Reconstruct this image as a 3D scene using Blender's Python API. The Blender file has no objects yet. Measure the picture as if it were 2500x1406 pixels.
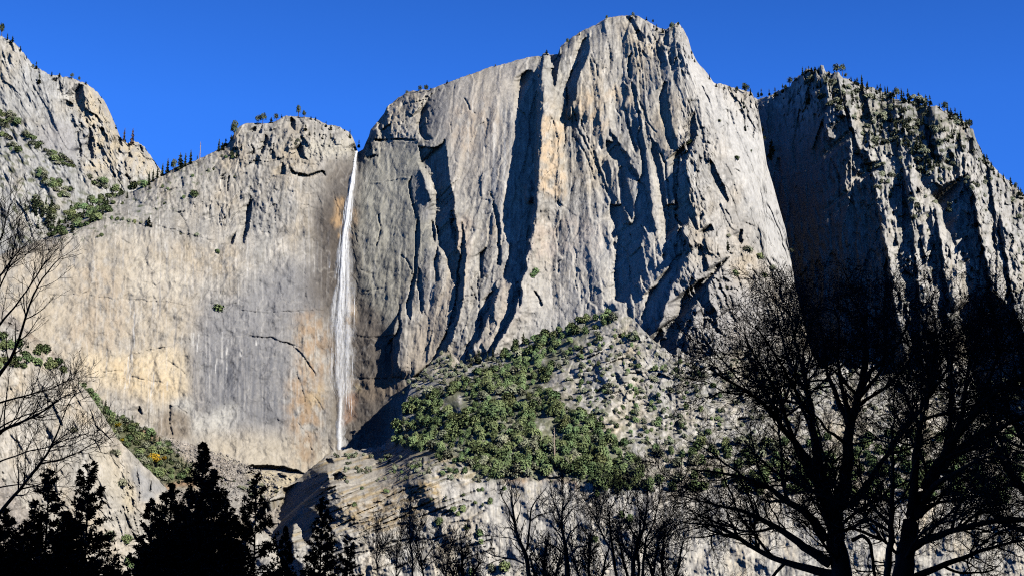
import bpy, math, random, time
import numpy as np
T0 = time.time()
rng = np.random.default_rng(7)
random.seed(7)
C = bpy.context.scene.collection
# ------------------------------------------------------------------ camera
W, H, F = 2500.0, 1406.0, 3964.6
PITCH = math.radians(15.0)
CAM = np.array([0.0, 0.0, 1.7])
cp, sp = math.cos(PITCH), math.sin(PITCH)
fwd = np.array([0, cp, sp]); up = np.array([0, -sp, cp])

def world(x, y, D):
    """point that stands D metres north of the camera in the direction (x, y)"""
    x = np.asarray(x, float); y = np.asarray(y, float)
    X = (x - W / 2) / F; Y = (H / 2 - y) / F
    dy = cp - Y * sp; dz = sp + Y * cp
    k = D / dy
    return np.stack([X * k + CAM[0], dy * k + CAM[1], dz * k + CAM[2]], -1)

def project(P):
    q = P - CAM
    d = q @ fwd
    return q[..., 0] / d * F + W / 2, H / 2 - (q @ up) / d * F

SUN = np.array([0.65, -0.61, 0.45]); SUN /= np.linalg.norm(SUN)

cam = bpy.data.cameras.new("camera"); co = bpy.data.objects.new("camera", cam); C.objects.link(co)
cam.sensor_width = 36; cam.lens = 36 * F / W; cam.clip_end = 20000; cam.clip_start = 0.5
co.location = CAM; co.rotation_euler = (math.pi / 2 + PITCH, 0, 0)
bpy.context.scene.camera = co

# ------------------------------------------------------------------ noise
_g = rng.random((256, 256)) * 2 * np.pi
GX, GY = np.cos(_g).astype(np.float32), np.sin(_g).astype(np.float32)
RV = rng.random((256, 256, 4)).astype(np.float32)

def pn(x, y, s=0):
    x = np.asarray(x, np.float32) + s * 17.31; y = np.asarray(y, np.float32) + s * 31.77
    xi = np.floor(x).astype(np.int32); yi = np.floor(y).astype(np.int32)
    fx = x - xi; fy = y - yi
    u = fx * fx * fx * (fx * (fx * 6 - 15) + 10); v = fy * fy * fy * (fy * (fy * 6 - 15) + 10)
    x0 = xi & 255; x1 = (xi + 1) & 255; y0 = yi & 255; y1 = (yi + 1) & 255
    a = GX[y0, x0] * fx + GY[y0, x0] * fy
    b = GX[y0, x1] * (fx - 1) + GY[y0, x1] * fy
    c = GX[y1, x0] * fx + GY[y1, x0] * (fy - 1)
    d = GX[y1, x1] * (fx - 1) + GY[y1, x1] * (fy - 1)
    return (a + (b - a) * u + (c - a + (a - b - c + d) * u) * v) * 1.5

def fbm(x, y, s=0, o=4, g=0.5):
    r = 0; a = 1.0; t = 0
    for i in range(o):
        r = r + a * pn(x * 2 ** i, y * 2 ** i, s + i * 3); t += a; a *= g
    return r / t * 1.4

def ridged(x, y, s=0, o=4, g=0.5):
    r = 0; a = 1.0; t = 0
    for i in range(o):
        r = r + a * (1 - np.abs(pn(x * 2 ** i, y * 2 ** i, s + i * 5)) * 2); t += a; a *= g
    return r / t

def facets(x, y, s=0):
    """tilted flat plates, one per jittered cell; returns height, distance to the cell border, random value"""
    x = np.asarray(x, np.float32) + s * 7.7; y = np.asarray(y, np.float32) + s * 3.3
    xi = np.floor(x).astype(np.int32); yi = np.floor(y).astype(np.int32)
    best = np.full(x.shape, 9.0, np.float32); sec = best.copy()
    h = np.zeros(x.shape, np.float32); rv = h.copy()
    for dx in (-1, 0, 1):
        for dy in (-1, 0, 1):
            r = RV[(yi + dy) & 255, (xi + dx) & 255]
            px = xi + dx + r[..., 0] - x; py = yi + dy + r[..., 1] - y
            d = px * px + py * py
            m = d < best
            sec = np.where(m, best, np.minimum(sec, d))
            best = np.where(m, d, best)
            q = (r[..., 2] - 0.5) * 1.4 + px * (r[..., 3] - 0.35) * 1.3 + py * (r[..., 2] - 0.5) * 0.9
            h = np.where(m, q, h); rv = np.where(m, r[..., 3], rv)
    return h, np.sqrt(sec) - np.sqrt(best), rv

def sstep(a, b, x):
    t = np.clip((x - a) / (b - a), 0, 1); return t * t * (3 - 2 * t)

# ------------------------------------------------------------------ sheets
def PL(ox, oy, s, pts):
    return [(ox + a / s, oy + b / s) for a, b in pts]
def cA(p): return PL(800, 0, 2.343, p)
def cB(p): return PL(800, 500, 2.343, p)
def cC(p): return PL(1500, 600, 1.744, p)
def cD(p): return PL(1600, 0, 1.758, p)
def cE(p): return PL(0, 0, 2.343, p)
def cF(p): return PL(0, 500, 2.343, p)
def cG(p): return PL(0, 1000, 2.778, p)
def cH(p): return PL(800, 1000, 2.778, p)

def blur(a, r):
    r = int(round(r))
    if r < 1: return a
    for _ in range(2):
        for ax in (0, 1):
            p = np.pad(a, [(r + 1, r) if k == ax else (0, 0) for k in (0, 1)], mode='edge')
            c = np.cumsum(p, axis=ax, dtype=np.float64)
            n = a.shape[ax]
            sl = lambda i0: tuple(slice(i0, i0 + n) if k == ax else slice(None) for k in (0, 1))
            a = ((c[sl(2 * r + 1)] - c[sl(0)]) / (2 * r + 1)).astype(np.float32)
    return a

class Sheet:
    def __init__(s, x0, x1, y0, y1, st=2.0):
        s.x0, s.y0, s.st = x0, y0, st
        s.xs = np.arange(x0, x1 + .1, st); s.ys = np.arange(y0, y1 + .1, st)
        s.X, s.Y = np.meshgrid(s.xs, s.ys)
        s.X = s.X.astype(np.float32); s.Y = s.Y.astype(np.float32)
        s.wx = s.X + fbm(s.X / 30, s.Y / 30, 50, 3) * 7; s.wy = s.Y + fbm(s.X / 30, s.Y / 30, 60, 3) * 7
    def tps(s, pts, lam=1e-4):
        P = np.array(pts, float); n = len(P)
        xy = P[:, :2] / 500
        def U(r2): return np.where(r2 > 0, r2 * np.log(r2 + 1e-12), 0)
        K = U(((xy[:, None] - xy[None]) ** 2).sum(-1)) + lam * np.eye(n)
        A = np.zeros((n + 3, n + 3)); A[:n, :n] = K; A[:n, n] = 1; A[:n, n + 1:] = xy; A[n, :n] = 1; A[n + 1:, :n] = xy.T
        w = np.linalg.solve(A, np.r_[P[:, 2], 0, 0, 0])
        cx = np.arange(s.x0, s.xs[-1] + 21, 20.0); cy = np.arange(s.y0, s.ys[-1] + 21, 20.0)
        gx, gy = np.meshgrid(cx / 500, cy / 500)
        v = w[n] + w[n + 1] * gx + w[n + 2] * gy
        for i in range(n): v = v + w[i] * U((gx - xy[i, 0]) ** 2 + (gy - xy[i, 1]) ** 2)
        return bil(v, (s.X - s.x0) / 20, (s.Y - s.y0) / 20).astype(np.float32)
    def mask(s, poly, soft=0, warp=1.0):
        """polygon mask with an edge broken up by noise"""
        p = np.array(poly, float)
        m = np.zeros(s.X.shape, np.float32)
        a0 = int(max(0, (p[:, 0].min() - 12 - s.x0) / s.st)); a1 = int(min(s.X.shape[1], (p[:, 0].max() + 14 - s.x0) / s.st + 1))
        b0 = int(max(0, (p[:, 1].min() - 12 - s.y0) / s.st)); b1 = int(min(s.X.shape[0], (p[:, 1].max() + 14 - s.y0) / s.st + 1))
        if a1 <= a0 or b1 <= b0: return m
        x = s.X[b0:b1, a0:a1]; y = s.Y[b0:b1, a0:a1]
        x = x + (s.wx[b0:b1, a0:a1] - x) * warp; y = y + (s.wy[b0:b1, a0:a1] - y) * warp
        ins = np.zeros(x.shape, bool); n = len(p)
        for i in range(n):
            ax, ay = p[i]; bx, by = p[(i + 1) % n]
            if ay == by: continue
            c = ((ay > y) != (by > y)) & (x < (bx - ax) * (y - ay) / (by - ay) + ax)
            ins ^= c
        m[b0:b1, a0:a1] = ins
        return blur(m, soft / s.st) if soft else m
    def line(s, pts, w, warp=0.35):
        """soft mask along a polyline (1 on it, 0 at w away)"""
        p = np.array(pts, float); m = np.zeros(s.X.shape, np.float32)
        for (ax, ay), (bx, by) in zip(p[:-1], p[1:]):
            a0 = int(max(0, (min(ax, bx) - w - 8 - s.x0) / s.st)); a1 = int(max(0, (max(ax, bx) + w + 8 - s.x0) / s.st + 1))
            b0 = int(max(0, (min(ay, by) - w - 8 - s.y0) / s.st)); b1 = int(max(0, (max(ay, by) + w + 8 - s.y0) / s.st + 1))
            x = s.X[b0:b1, a0:a1]; y = s.Y[b0:b1, a0:a1]
            if x.size == 0: continue
            x = x + (s.wx[b0:b1, a0:a1] - x) * warp; y = y + (s.wy[b0:b1, a0:a1] - y) * warp
            t = np.clip(((x - ax) * (bx - ax) + (y - ay) * (by - ay)) / ((bx - ax) ** 2 + (by - ay) ** 2 + 1e-9), 0, 1)
            d = np.hypot(x - ax - t * (bx - ax), y - ay - t * (by - ay))
            m[b0:b1, a0:a1] = np.maximum(m[b0:b1, a0:a1], np.clip(1 - d / w, 0, 1))
        return m
    def fin(s, crest, h, right=40, left=3):
        """a rib that stands h metres out along a crest line running down the face: sheer on its left, easing off to the right"""
        p = np.array(crest, float); o = np.argsort(p[:, 1]); p = p[o]
        cx = np.interp(s.wy, p[:, 1], p[:, 0]); d = s.wx - cx
        n = sstep(p[0, 1] - 5, p[0, 1] + 40, s.Y) * (1 - sstep(p[-1, 1] - 40, p[-1, 1] + 5, s.Y))
        prof = np.where(d < 0, np.clip(1 + d / left, 0, 1), np.exp(-(d / right) ** 2))
        return -h * prof * n
    def carve(s, D, M, keep=18.0, margin=2.5, maxc=999):
        """sweep away from the sun and sink every masked cell below the sunlight that passes over its neighbour on the sunny side, so the rock
        there is a real recess in real shade; leaves the recess gradually on its far side"""
        P0 = world(s.X, s.Y, D); P1 = P0 - SUN * 2.0
        ax, ay = project(P0); bx, by = project(P1)
        ddx = ax - bx                                   # pixels to the left per 2 m of sun path
        k = (2.0 * -SUN[1]) / ddx * s.st                # metres deeper per column
        sl = (by - ay) / ddx                            # rows down per column to the left
        out = D.copy(); n = D.shape[1]; rows = np.arange(D.shape[0])
        Hh = np.full(D.shape[0], 1e9); c = np.zeros(D.shape[0]); Dp = D[:, -1].astype(float)
        dec = math.exp(-s.st / keep)
        for i in range(n - 2, -1, -1):
            src = np.minimum(Dp, Hh)
            Hh = np.interp(rows - sl[:, i], rows, src) + k[:, i]
            base = D[:, i]; m = M[:, i]
            need = np.maximum(Hh + margin - base, 0)
            need = np.where(need > maxc, c, need)
            c0 = c * dec
            free = np.minimum(c0, np.maximum(Hh - 1.0 - base, 0))
            c = np.where(m > 0.5, np.maximum(need, c0), free)
            cs = c.copy(); cs[1:-1] = (c[:-2] + c[1:-1] * 2 + c[2:]) / 4; c = np.where(m > 0.5, np.minimum(c, cs + 2.5), c)
            out[:, i] = base + c
            Dp = out[:, i].astype(float)
        return out
    def samp(s, A, x, y):
        return bil(A, (np.asarray(x) - s.x0) / s.st, (np.asarray(y) - s.y0) / s.st)

def bil(A, u, v):
    u = np.clip(u, 0, A.shape[1] - 1.001); v = np.clip(v, 0, A.shape[0] - 1.001)
    i = u.astype(int); j = v.astype(int); fu = (u - i); fv = (v - j)
    if A.ndim == 3: fu = fu[..., None]; fv = fv[..., None]
    return (A[j, i] * (1 - fu) + A[j, i + 1] * fu) * (1 - fv) + (A[j + 1, i] * (1 - fu) + A[j + 1, i + 1] * fu) * fv

def mesh_obj(name, V, faces, mat, col=None, quads=True, smooth=False, parent=None):
    V = np.ascontiguousarray(V, np.float32).reshape(-1, 3); faces = np.ascontiguousarray(faces, np.int32)
    n = faces.shape[1]
    me = bpy.data.meshes.new(name)
    me.vertices.add(len(V)); me.vertices.foreach_set("co", V.ravel())
    me.loops.add(faces.size); me.loops.foreach_set("vertex_index", faces.ravel())
    me.polygons.add(len(faces)); me.polygons.foreach_set("loop_start", np.arange(0, faces.size, n, dtype=np.int32))
    me.polygons.foreach_set("loop_total", np.full(len(faces), n, np.int32))
    if smooth: me.polygons.foreach_set("use_smooth", np.ones(len(faces), bool))
    if col is not None:
        a = me.color_attributes.new("col", 'FLOAT_COLOR', 'POINT')
        c = np.ones((len(V), 4), np.float32); c[:, :col.shape[-1]] = np.clip(col.reshape(len(V), -1), 0, 1); a.data.foreach_set("color", c.ravel())
    me.update(); me.validate()
    me.materials.append(mat)
    o = bpy.data.objects.new(name, me); C.objects.link(o)
    if parent is not None: o.parent = parent
    return o

def build_sheet(name, s, D, col, top, ybot, mat, jag=4.0, x0=None, x1=None, back=((2, .2), (8, 1), (25, 4), (70, 14), (200, 60), (500, 220))):
    x0 = x0 if x0 is not None else s.xs[0]; x1 = x1 if x1 is not None else s.xs[-1]
    xs = np.arange(x0, x1 + .1, s.st)
    t = np.array(top, float)
    yt = np.interp(xs, t[:, 0], t[:, 1]) + fbm(xs / 40, xs * 0 + 3.3, 70, 4, .62) * jag + np.floor(fbm(xs / 9, xs * 0, 80, 3) * 3) * jag * 0.22
    n = int((ybot - yt.min()) / s.st) + 1
    f = (np.arange(n) / (n - 1)) ** 1.0
    Y = yt[None] + (ybot - yt[None]) * f[:, None]; X = np.broadcast_to(xs, Y.shape)
    Dm = s.samp(D, X, Y)
    P = world(X, Y, Dm); cc = s.samp(col, X, Y)
    rows = [P]; cr = [cc]
    for b, d in back:
        q = P[0].copy(); q[:, 1] += b; q[:, 2] -= d; rows.insert(0, q[None]); cr.insert(0, cc[:1])
    q = P[-1].copy(); q[:, 2] = -8; q[:, 1] -= 30; rows.append(q[None]); cr.append(cc[-1:])
    V = np.concatenate(rows, 0); cv = np.concatenate(cr, 0)
    nr, nc = V.shape[:2]
    idx = np.arange(nr * nc).reshape(nr, nc)
    F4 = np.stack([idx[:-1, :-1], idx[1:, :-1], idx[1:, 1:], idx[:-1, 1:]], -1).reshape(-1, 4)
    o = mesh_obj(name, V, F4, mat, cv)
    return o, (xs, yt)

# ------------------------------------------------------------------ materials
def newmat(name):
    m = bpy.data.materials.new(name); m.use_nodes = True; nt = m.node_tree; nt.nodes.clear()
    out = nt.nodes.new("ShaderNodeOutputMaterial"); return m, nt, out
def nd(nt, t, **kw):
    n = nt.nodes.new(t)
    for k, v in kw.items():
        if k in n.inputs.keys() if isinstance(k, str) else False: n.inputs[k].default_value = v
        else: setattr(n, k, v)
    return n

def rock_material():
    m, nt, out = newmat("granite"); L = nt.links.new
    b = nd(nt, "ShaderNodeBsdfPrincipled"); b.inputs["Roughness"].default_value = 0.88; b.inputs["Specular IOR Level"].default_value = 0.25
    at = nd(nt, "ShaderNodeAttribute", attribute_name="col")
    tc = nd(nt, "ShaderNodeTexCoord")
    mp = nd(nt, "ShaderNodeMapping"); mp.inputs["Scale"].default_value = (1, 1, 0.45); L(tc.outputs["Object"], mp.inputs[0])
    n1 = nd(nt, "ShaderNodeTexNoise"); n1.inputs["Scale"].default_value = 0.2; n1.inputs["Detail"].default_value = 8; n1.inputs["Roughness"].default_value = 0.72; L(mp.outputs[0], n1.inputs[0])
    n2 = nd(nt, "ShaderNodeTexNoise"); n2.inputs["Scale"].default_value = 0.05; n2.inputs["Detail"].default_value = 5; L(mp.outputs[0], n2.inputs[0])
    ramp = nd(nt, "ShaderNodeMapRange"); ramp.inputs[1].default_value = 0.3; ramp.inputs[2].default_value = 0.7; ramp.inputs[3].default_value = 0.74; ramp.inputs[4].default_value = 1.22; L(n1.outputs[0], ramp.inputs[0])
    mul = nd(nt, "ShaderNodeVectorMath", operation='SCALE'); L(at.outputs[0], mul.inputs[0]); L(ramp.outputs[0], mul.inputs[3])
    L(mul.outputs[0], b.inputs["Base Color"])
    bu = nd(nt, "ShaderNodeBump"); bu.inputs["Strength"].default_value = 0.42; bu.inputs["Distance"].default_value = 2.5
    vo = nd(nt, "ShaderNodeTexVoronoi", feature='DISTANCE_TO_EDGE'); vo.inputs["Scale"].default_value = 0.16
    L(mp.outputs[0], vo.inputs[0])
    mr = nd(nt, "ShaderNodeMapRange"); mr.inputs[1].default_value = 0; mr.inputs[2].default_value = 0.08; mr.inputs[3].default_value = -0.12; mr.inputs[4].default_value = 0; L(vo.outputs[0], mr.inputs[0])
    ad = nd(nt, "ShaderNodeMath", operation='ADD'); L(n1.outputs[0], ad.inputs[0]); L(mr.outputs[0], ad.inputs[1])
    L(ad.outputs[0], bu.inputs["Height"]); L(bu.outputs[0], b.inputs["Normal"])
    L(b.outputs[0], out.inputs[0])
    return m
ROCK = rock_material()

def leaf_material(name, c, var=0.35, rough=0.7, attr=False, trans=0.0):
    m, nt, out = newmat(name); L = nt.links.new
    b = nd(nt, "ShaderNodeBsdfPrincipled"); b.inputs["Roughness"].default_value = rough; b.inputs["Specular IOR Level"].default_value = 0.2
    tc = nd(nt, "ShaderNodeNewGeometry"); n1 = nd(nt, "ShaderNodeTexNoise"); n1.inputs["Scale"].default_value = 0.6; n1.inputs["Detail"].default_value = 4
    L(tc.outputs["Position"], n1.inputs[0])
    n2 = nd(nt, "ShaderNodeTexNoise"); n2.inputs["Scale"].default_value = 0.045; n2.inputs["Detail"].default_value = 2; L(tc.outputs["Position"], n2.inputs[0])
    hs = nd(nt, "ShaderNodeHueSaturation"); hs.inputs["Color"].default_value = (*c, 1)
    mr = nd(nt, "ShaderNodeMapRange"); mr.inputs[1].default_value = 0.3; mr.inputs[2].default_value = 0.7; mr.inputs[3].default_value = 1 - var; mr.inputs[4].default_value = 1 + var; L(n1.outputs[0], mr.inputs[0]); L(mr.outputs[0], hs.inputs["Value"])
    mh = nd(nt, "ShaderNodeMapRange"); mh.inputs[1].default_value = 0.35; mh.inputs[2].default_value = 0.65; mh.inputs[3].default_value = 0.475; mh.inputs[4].default_value = 0.52; L(n2.outputs[0], mh.inputs[0]); L(mh.outputs[0], hs.inputs["Hue"])
    oi = nd(nt, "ShaderNodeObjectInfo"); h2 = nd(nt, "ShaderNodeHueSaturation"); m2 = nd(nt, "ShaderNodeMapRange"); m2.inputs[3].default_value = .48; m2.inputs[4].default_value = .522; L(oi.outputs["Random"], m2.inputs[0]); L(m2.outputs[0], h2.inputs["Hue"])
    mm = nd(nt, "ShaderNodeMath", operation='MULTIPLY'); mm.inputs[1].default_value = 7.31; fr_ = nd(nt, "ShaderNodeMath", operation='FRACT'); L(oi.outputs["Random"], mm.inputs[0]); L(mm.outputs[0], fr_.inputs[0])
    m3 = nd(nt, "ShaderNodeMapRange"); m3.inputs[3].default_value = .8; m3.inputs[4].default_value = 1.18; L(fr_.outputs[0], m3.inputs[0]); L(m3.outputs[0], h2.inputs["Value"])
    L(hs.outputs[0], h2.inputs["Color"]); L(h2.outputs[0], b.inputs["Base Color"]); L(b.outputs[0], out.inputs[0])
    return m

# ------------------------------------------------------------------ colours (albedo)
def joints(s, seed, sx, sy, lean=0.0, w=.035):
    """thin wandering joint lines, broken into lengths"""
    a = pn((s.X + lean * s.Y) / sx, s.Y / sy, seed) + .12 * pn(s.X / 11, s.Y / 17, seed + 1)
    on = sstep(-.05, .3, fbm(s.X / 70, s.Y / 80, seed + 2, 3))
    return np.exp(-(a / w) ** 2) * on

def mixc(A, c, m):
    return A + (np.array(c, np.float32) - A) * m[..., None]

def rock_colour(s, base, streak=1.0):
    A = np.empty(s.X.shape + (3,), np.float32); A[:] = base
    f = fbm(s.X / 130, s.Y / 150, 101, 4)
    A *= (1 + 0.16 * f)[..., None]
    w = fbm(s.X / 90, s.Y / 130, 111, 4)
    A = mixc(A, np.array(base) * (1.10, .98, .80), np.clip(w * 1.2, 0, .8))
    A = mixc(A, np.array(base) * (.80, .84, .90), np.clip(-w * 1.2, 0, .8))
    # water streaks running down the face
    xs = s.X + fbm(s.X / 60, s.Y / 200, 121, 2) * 6
    st = fbm(xs / 7, s.Y / 200, 131, 5, .65); st2 = fbm(xs / 16, s.Y / 420, 141, 3)
    env = sstep(-.1, .5, fbm(s.X / 120, s.Y / 180, 151, 3))
    A *= (1 + streak * (.25 + .75 * env) * (0.55 * st + .22 * st2))[..., None]
    A = mixc(A, (.62, .61, .58), np.clip((st - .32) * 2.2, 0, .6) * env * streak)
    # lichen / fresh scars at fine scale
    fine = fbm(s.X / 5, s.Y / 8, 161, 3, .6)
    A *= (1 + .3 * fine)[..., None]
    p = sstep(.12, .42, fbm(s.X / 26, s.Y / 34, 171, 5, .62)); A = mixc(A, np.array(base) * 1.42, p * .6)
    p = sstep(.12, .42, fbm((s.X + s.Y * .4) / 34, s.Y / 30, 181, 5, .62)); A = mixc(A, np.array(base) * .68, p * .6)
    J = np.maximum(joints(s, 820, 26, 95, -.1), joints(s, 830, 60, 34, .25, .03)); K = np.maximum(joints(s, 840, 22, 80, .15, .045), joints(s, 850, 75, 40, -.3, .035))
    A *= (1 - .55 * J)[..., None]; s.K = K
    fs = fbm(s.X / 2.6, s.Y / 46, 171, 2); A *= (1 + .34 * fs * sstep(-.2, .4, fbm(s.X / 60, s.Y / 90, 191, 3)))[..., None]
    return A

# ================================================================== THE MAIN WALL
wall = Sheet(-300, 2040, -10, 1330)
WTOP = [(-300, 705), (-150, 655), (0, 622), (60, 602), (110, 582), (150, 548), (200, 520), (240, 500), (262, 488), (290, 480), (330, 465), (370, 440), (400, 426), (440, 406),
        (480, 392), (500, 382), (520, 372), (545, 360), (560, 345), (575, 322), (590, 305), (605, 301), (630, 302), (660, 302), (685, 290), (700, 284), (740, 286), (775, 293),
        (800, 305), (830, 312), (850, 322), (862, 338), (868, 352), (873, 370), (886, 366), (892, 352), (901, 334), (905, 318), (920, 300), (938, 278), (945, 262), (965, 245),
        (990, 228), (1010, 221), (1050, 221), (1075, 210), (1100, 198), (1150, 182), (1200, 165), (1250, 151), (1300, 139), (1322, 137), (1326, 131), (1338, 131), (1343, 136), (1362, 133), (1368, 116), (1385, 101), (1400, 89), (1430, 72),
        (1460, 58), (1480, 44), (1500, 40), (1540, 38), (1560, 42), (1580, 52), (1600, 63), (1625, 75), (1640, 63), (1655, 55), (1668, 72), (1680, 95), (1688, 125), (1700, 150),
        (1720, 172), (1745, 205), (1770, 208), (1800, 216), (1835, 228), (1850, 262), (1862, 330), (1872, 400), (1887, 450), (1900, 500), (1918, 560), (1932, 640), (1942, 700),
        (1965, 800), (1990, 900), (2040, 1050)]
pts = []
for x, d in [(-300, 2000), (0, 2080), (200, 2125), (450, 2170), (700, 2215), (800, 2245), (850, 2262), (900, 2252), (1000, 2222), (1080, 2190), (1200, 2176), (1320, 2150), (1450, 2125), (1600, 2075), (1700, 2045),
             (1800, 2085), (1880, 2150), (1960, 2235), (2040, 2330)]:
    for y, e in [(0, 260), (200, 170), (400, 105), (700, 48), (950, 5), (1300, -60)]:
        pts.append((x, y, d + e + 0.0))
D = wall.tps(pts, 1e-3)
X, Y = wall.X, wall.Y
# the low dome at the left sits in front of the upper tier: a ledge runs from (100,590) over (330,540) and (430,560) to (600,600)
ledge = np.interp(X[0], [-300, 100, 200, 260, 330, 420, 480, 540, 600, 700], [640, 590, 560, 535, 532, 556, 575, 588, 600, 610])[None] + 4 * fbm(X / 30, Y / 300, 3)
fade = sstep(760, 560, X)
D += (32 * sstep(0, -40, Y - ledge) * fade + 10 * sstep(26, 0, np.abs(Y - ledge)) * 0).astype(np.float32)
# the ramp above the ledge leans back
D += np.clip(ledge - Y, 0, 200) * 0.35 * sstep(420, 180, X)
yt = np.interp(wall.xs, [p[0] for p in WTOP], [p[1] for p in WTOP])[None]
edge = np.clip(Y - yt, 0, 999)
D += 46 * np.exp(-edge / 26) * sstep(1880, 1800, X)                                    # rounded brow
crag = np.maximum.reduce([
    wall.mask([(480, 280), (870, 280), (880, 380), (700, 410), (560, 400), (440, 430), (260, 520), (250, 470)], 14),
    wall.mask([(890, 380), (890, 200), (1120, 170), (1060, 260), (1030, 340), (960, 345)], 12),
    wall.mask([(1520, 0), (1720, 0), (1720, 160), (1690, 190), (1600, 130), (1540, 110)], 16),
    wall.mask([(1740, 180), (1900, 180), (1900, 330), (1830, 330), (1790, 300)], 16),
    wall.mask([(1660, 270), (1740, 300), (1740, 420), (1700, 640), (1640, 640), (1660, 480)], 14) * .7,
    wall.mask([(340, 440), (560, 400), (720, 420), (690, 560), (600, 600), (480, 572), (400, 545), (300, 525)], 22) * .42,
    wall.mask([(1600, 850), (1700, 560), (1830, 560), (1960, 760), (2040, 1330), (1600, 1330)], 20) * .55])
smooth = wall.mask([(-300, 600), (600, 600), (860, 420), (1000, 450), (980, 800), (950, 1330), (-300, 1330)], 40)
right = sstep(980, 1150, X)
sm2 = np.maximum.reduce([wall.mask([(1060, 230), (1280, 150), (1270, 700), (1180, 640), (1080, 500)], 20), wall.mask([(1380, 400), (1480, 420), (1500, 740), (1380, 830), (1180, 890), (1250, 700), (1320, 640)], 20),
    wall.mask(cD([(60, 220), (240, 330), (480, 560), (600, 1200), (480, 1200), (420, 900), (260, 560)]), 20)])
q2 = 1 - .8 * sm2
# broad ribs leaning right-downwards, ending in sharper flutes
tilt = X + (Y - 500) * np.interp(X[0], [-300, 900, 1100, 1300, 1500, 1700, 1900], [0.0, -.05, .22, .12, -.14, -.25, -.42])[None]
D += (fbm(tilt / 95, Y / 420, 5, 3) * (5 + 7 * right)).astype(np.float32)
D -= (ridged(tilt / 55, Y / 330, 9, 3, .5) * (1.2 + .6 * right * q2) * (1 - .6 * smooth)).astype(np.float32)
wx = fbm(X / 60, Y / 140, 15, 3) * .5
h, e, _ = facets(tilt / 27 + wx, Y / 300, 21); D += h * (1.2 + 2.2 * right * q2) * (1 - .5 * smooth)
h, e, _ = facets(tilt / 10 + wx * 2, Y / 120 + .3 * tilt / 40, 22); D += h * (.5 + .6 * right * q2) * (1 - .4 * smooth)
h, e, _ = facets((tilt + .5 * Y) / 5.5, Y / 11, 23); D += h * (.4 + .2 * right)
D -= (np.abs(pn(tilt / 24, Y / 170, 12)) * (.6 + .3 * right * q2) * (1 - .6 * smooth)).astype(np.float32)
# plates and blocks
h, e, _ = facets(tilt / 34 + fbm(X / 50, Y / 50, 14, 2) * .4, Y / 150, 1); D += h * (1.6 + 3.2 * right * q2 + 8 * crag) * (1 - .45 * smooth)
h, e, _ = facets(tilt / 15 + Y / 80, Y / 32, 2); D += h * (0.9 + .9 * right * q2 + 6.5 * crag) * (1 - .35 * smooth)
h, e, _ = facets(X / 7, Y / 13, 3); D += h * (.35 + .35 * right * q2 + 2.6 * crag)
D += fbm(X / 12, Y / 16, 16, 5, .66) * (.8 + .2 * right * q2 + 4 * crag)
D += fbm(X / 45, Y / 55, 18, 4) * 5.0 * smooth
D += ridged((X + Y) / 26, (Y - X * .2) / 40, 20, 3) * 1.3 * smooth
DS = (X + 1.2 * Y) / 60; D -= (ridged(DS, (Y - X * .3) / 130, 19, 3) * 2.2).astype(np.float32) * smooth

# the spire and the big ribs
def F_(crest, h, r=40, l=3):
    global D
    D = D + wall.fin(crest, h, r, l).astype(np.float32)
F_([(1318, 132), (1316, 210), (1312, 330), (1310, 480), (1290, 620), (1262, 760), (1180, 900)], 30, 34, 3)
sp_top = np.clip((Y - 128) / 60, 0, 1)
m = wall.mask([(1330, 128), (1340, 132), (1344, 180), (1352, 225), (1362, 260), (1370, 330), (1378, 460), (1374, 620), (1300, 640), (1308, 430), (1315, 280), (1318, 170)], 5, .3); D -= m * 24 * sstep(600, 420, Y)
m = wall.mask([(1290, 443), (1306, 450), (1304, 480), (1294, 500), (1284, 490), (1282, 460)], 3, .3); D -= m * 18
F_([(1105, 480), (1112, 560), (1125, 640), (1118, 760), (1060, 870)], 20, 36)
F_([(1440, 90), (1415, 150), (1385, 210), (1388, 300)], 26, 60, 5)
F_([(1690, 280), (1660, 400), (1655, 520), (1690, 620)], 22, 40)
F_([(1690, 560), (1660, 640), (1640, 700), (1600, 840)], 16, 50, 4)
F_([(1735, 620), (1720, 680), (1700, 760), (1660, 880)], 12, 60, 4)
F_([(1460, 340), (1490, 500), (1506, 640), (1500, 740)], -6, 30)
F_([(1240, 690), (1205, 720), (1170, 820), (1140, 890)], 24, 45)
F_([(1480, 300), (1540, 400), (1590, 480), (1600, 560)], 12, 30)
F_([(985, 740), (965, 800), (960, 870), (955, 930)], 26, 50)
F_([(1010, 380), (1035, 440), (1065, 520), (1075, 640)], 16, 50)

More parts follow.
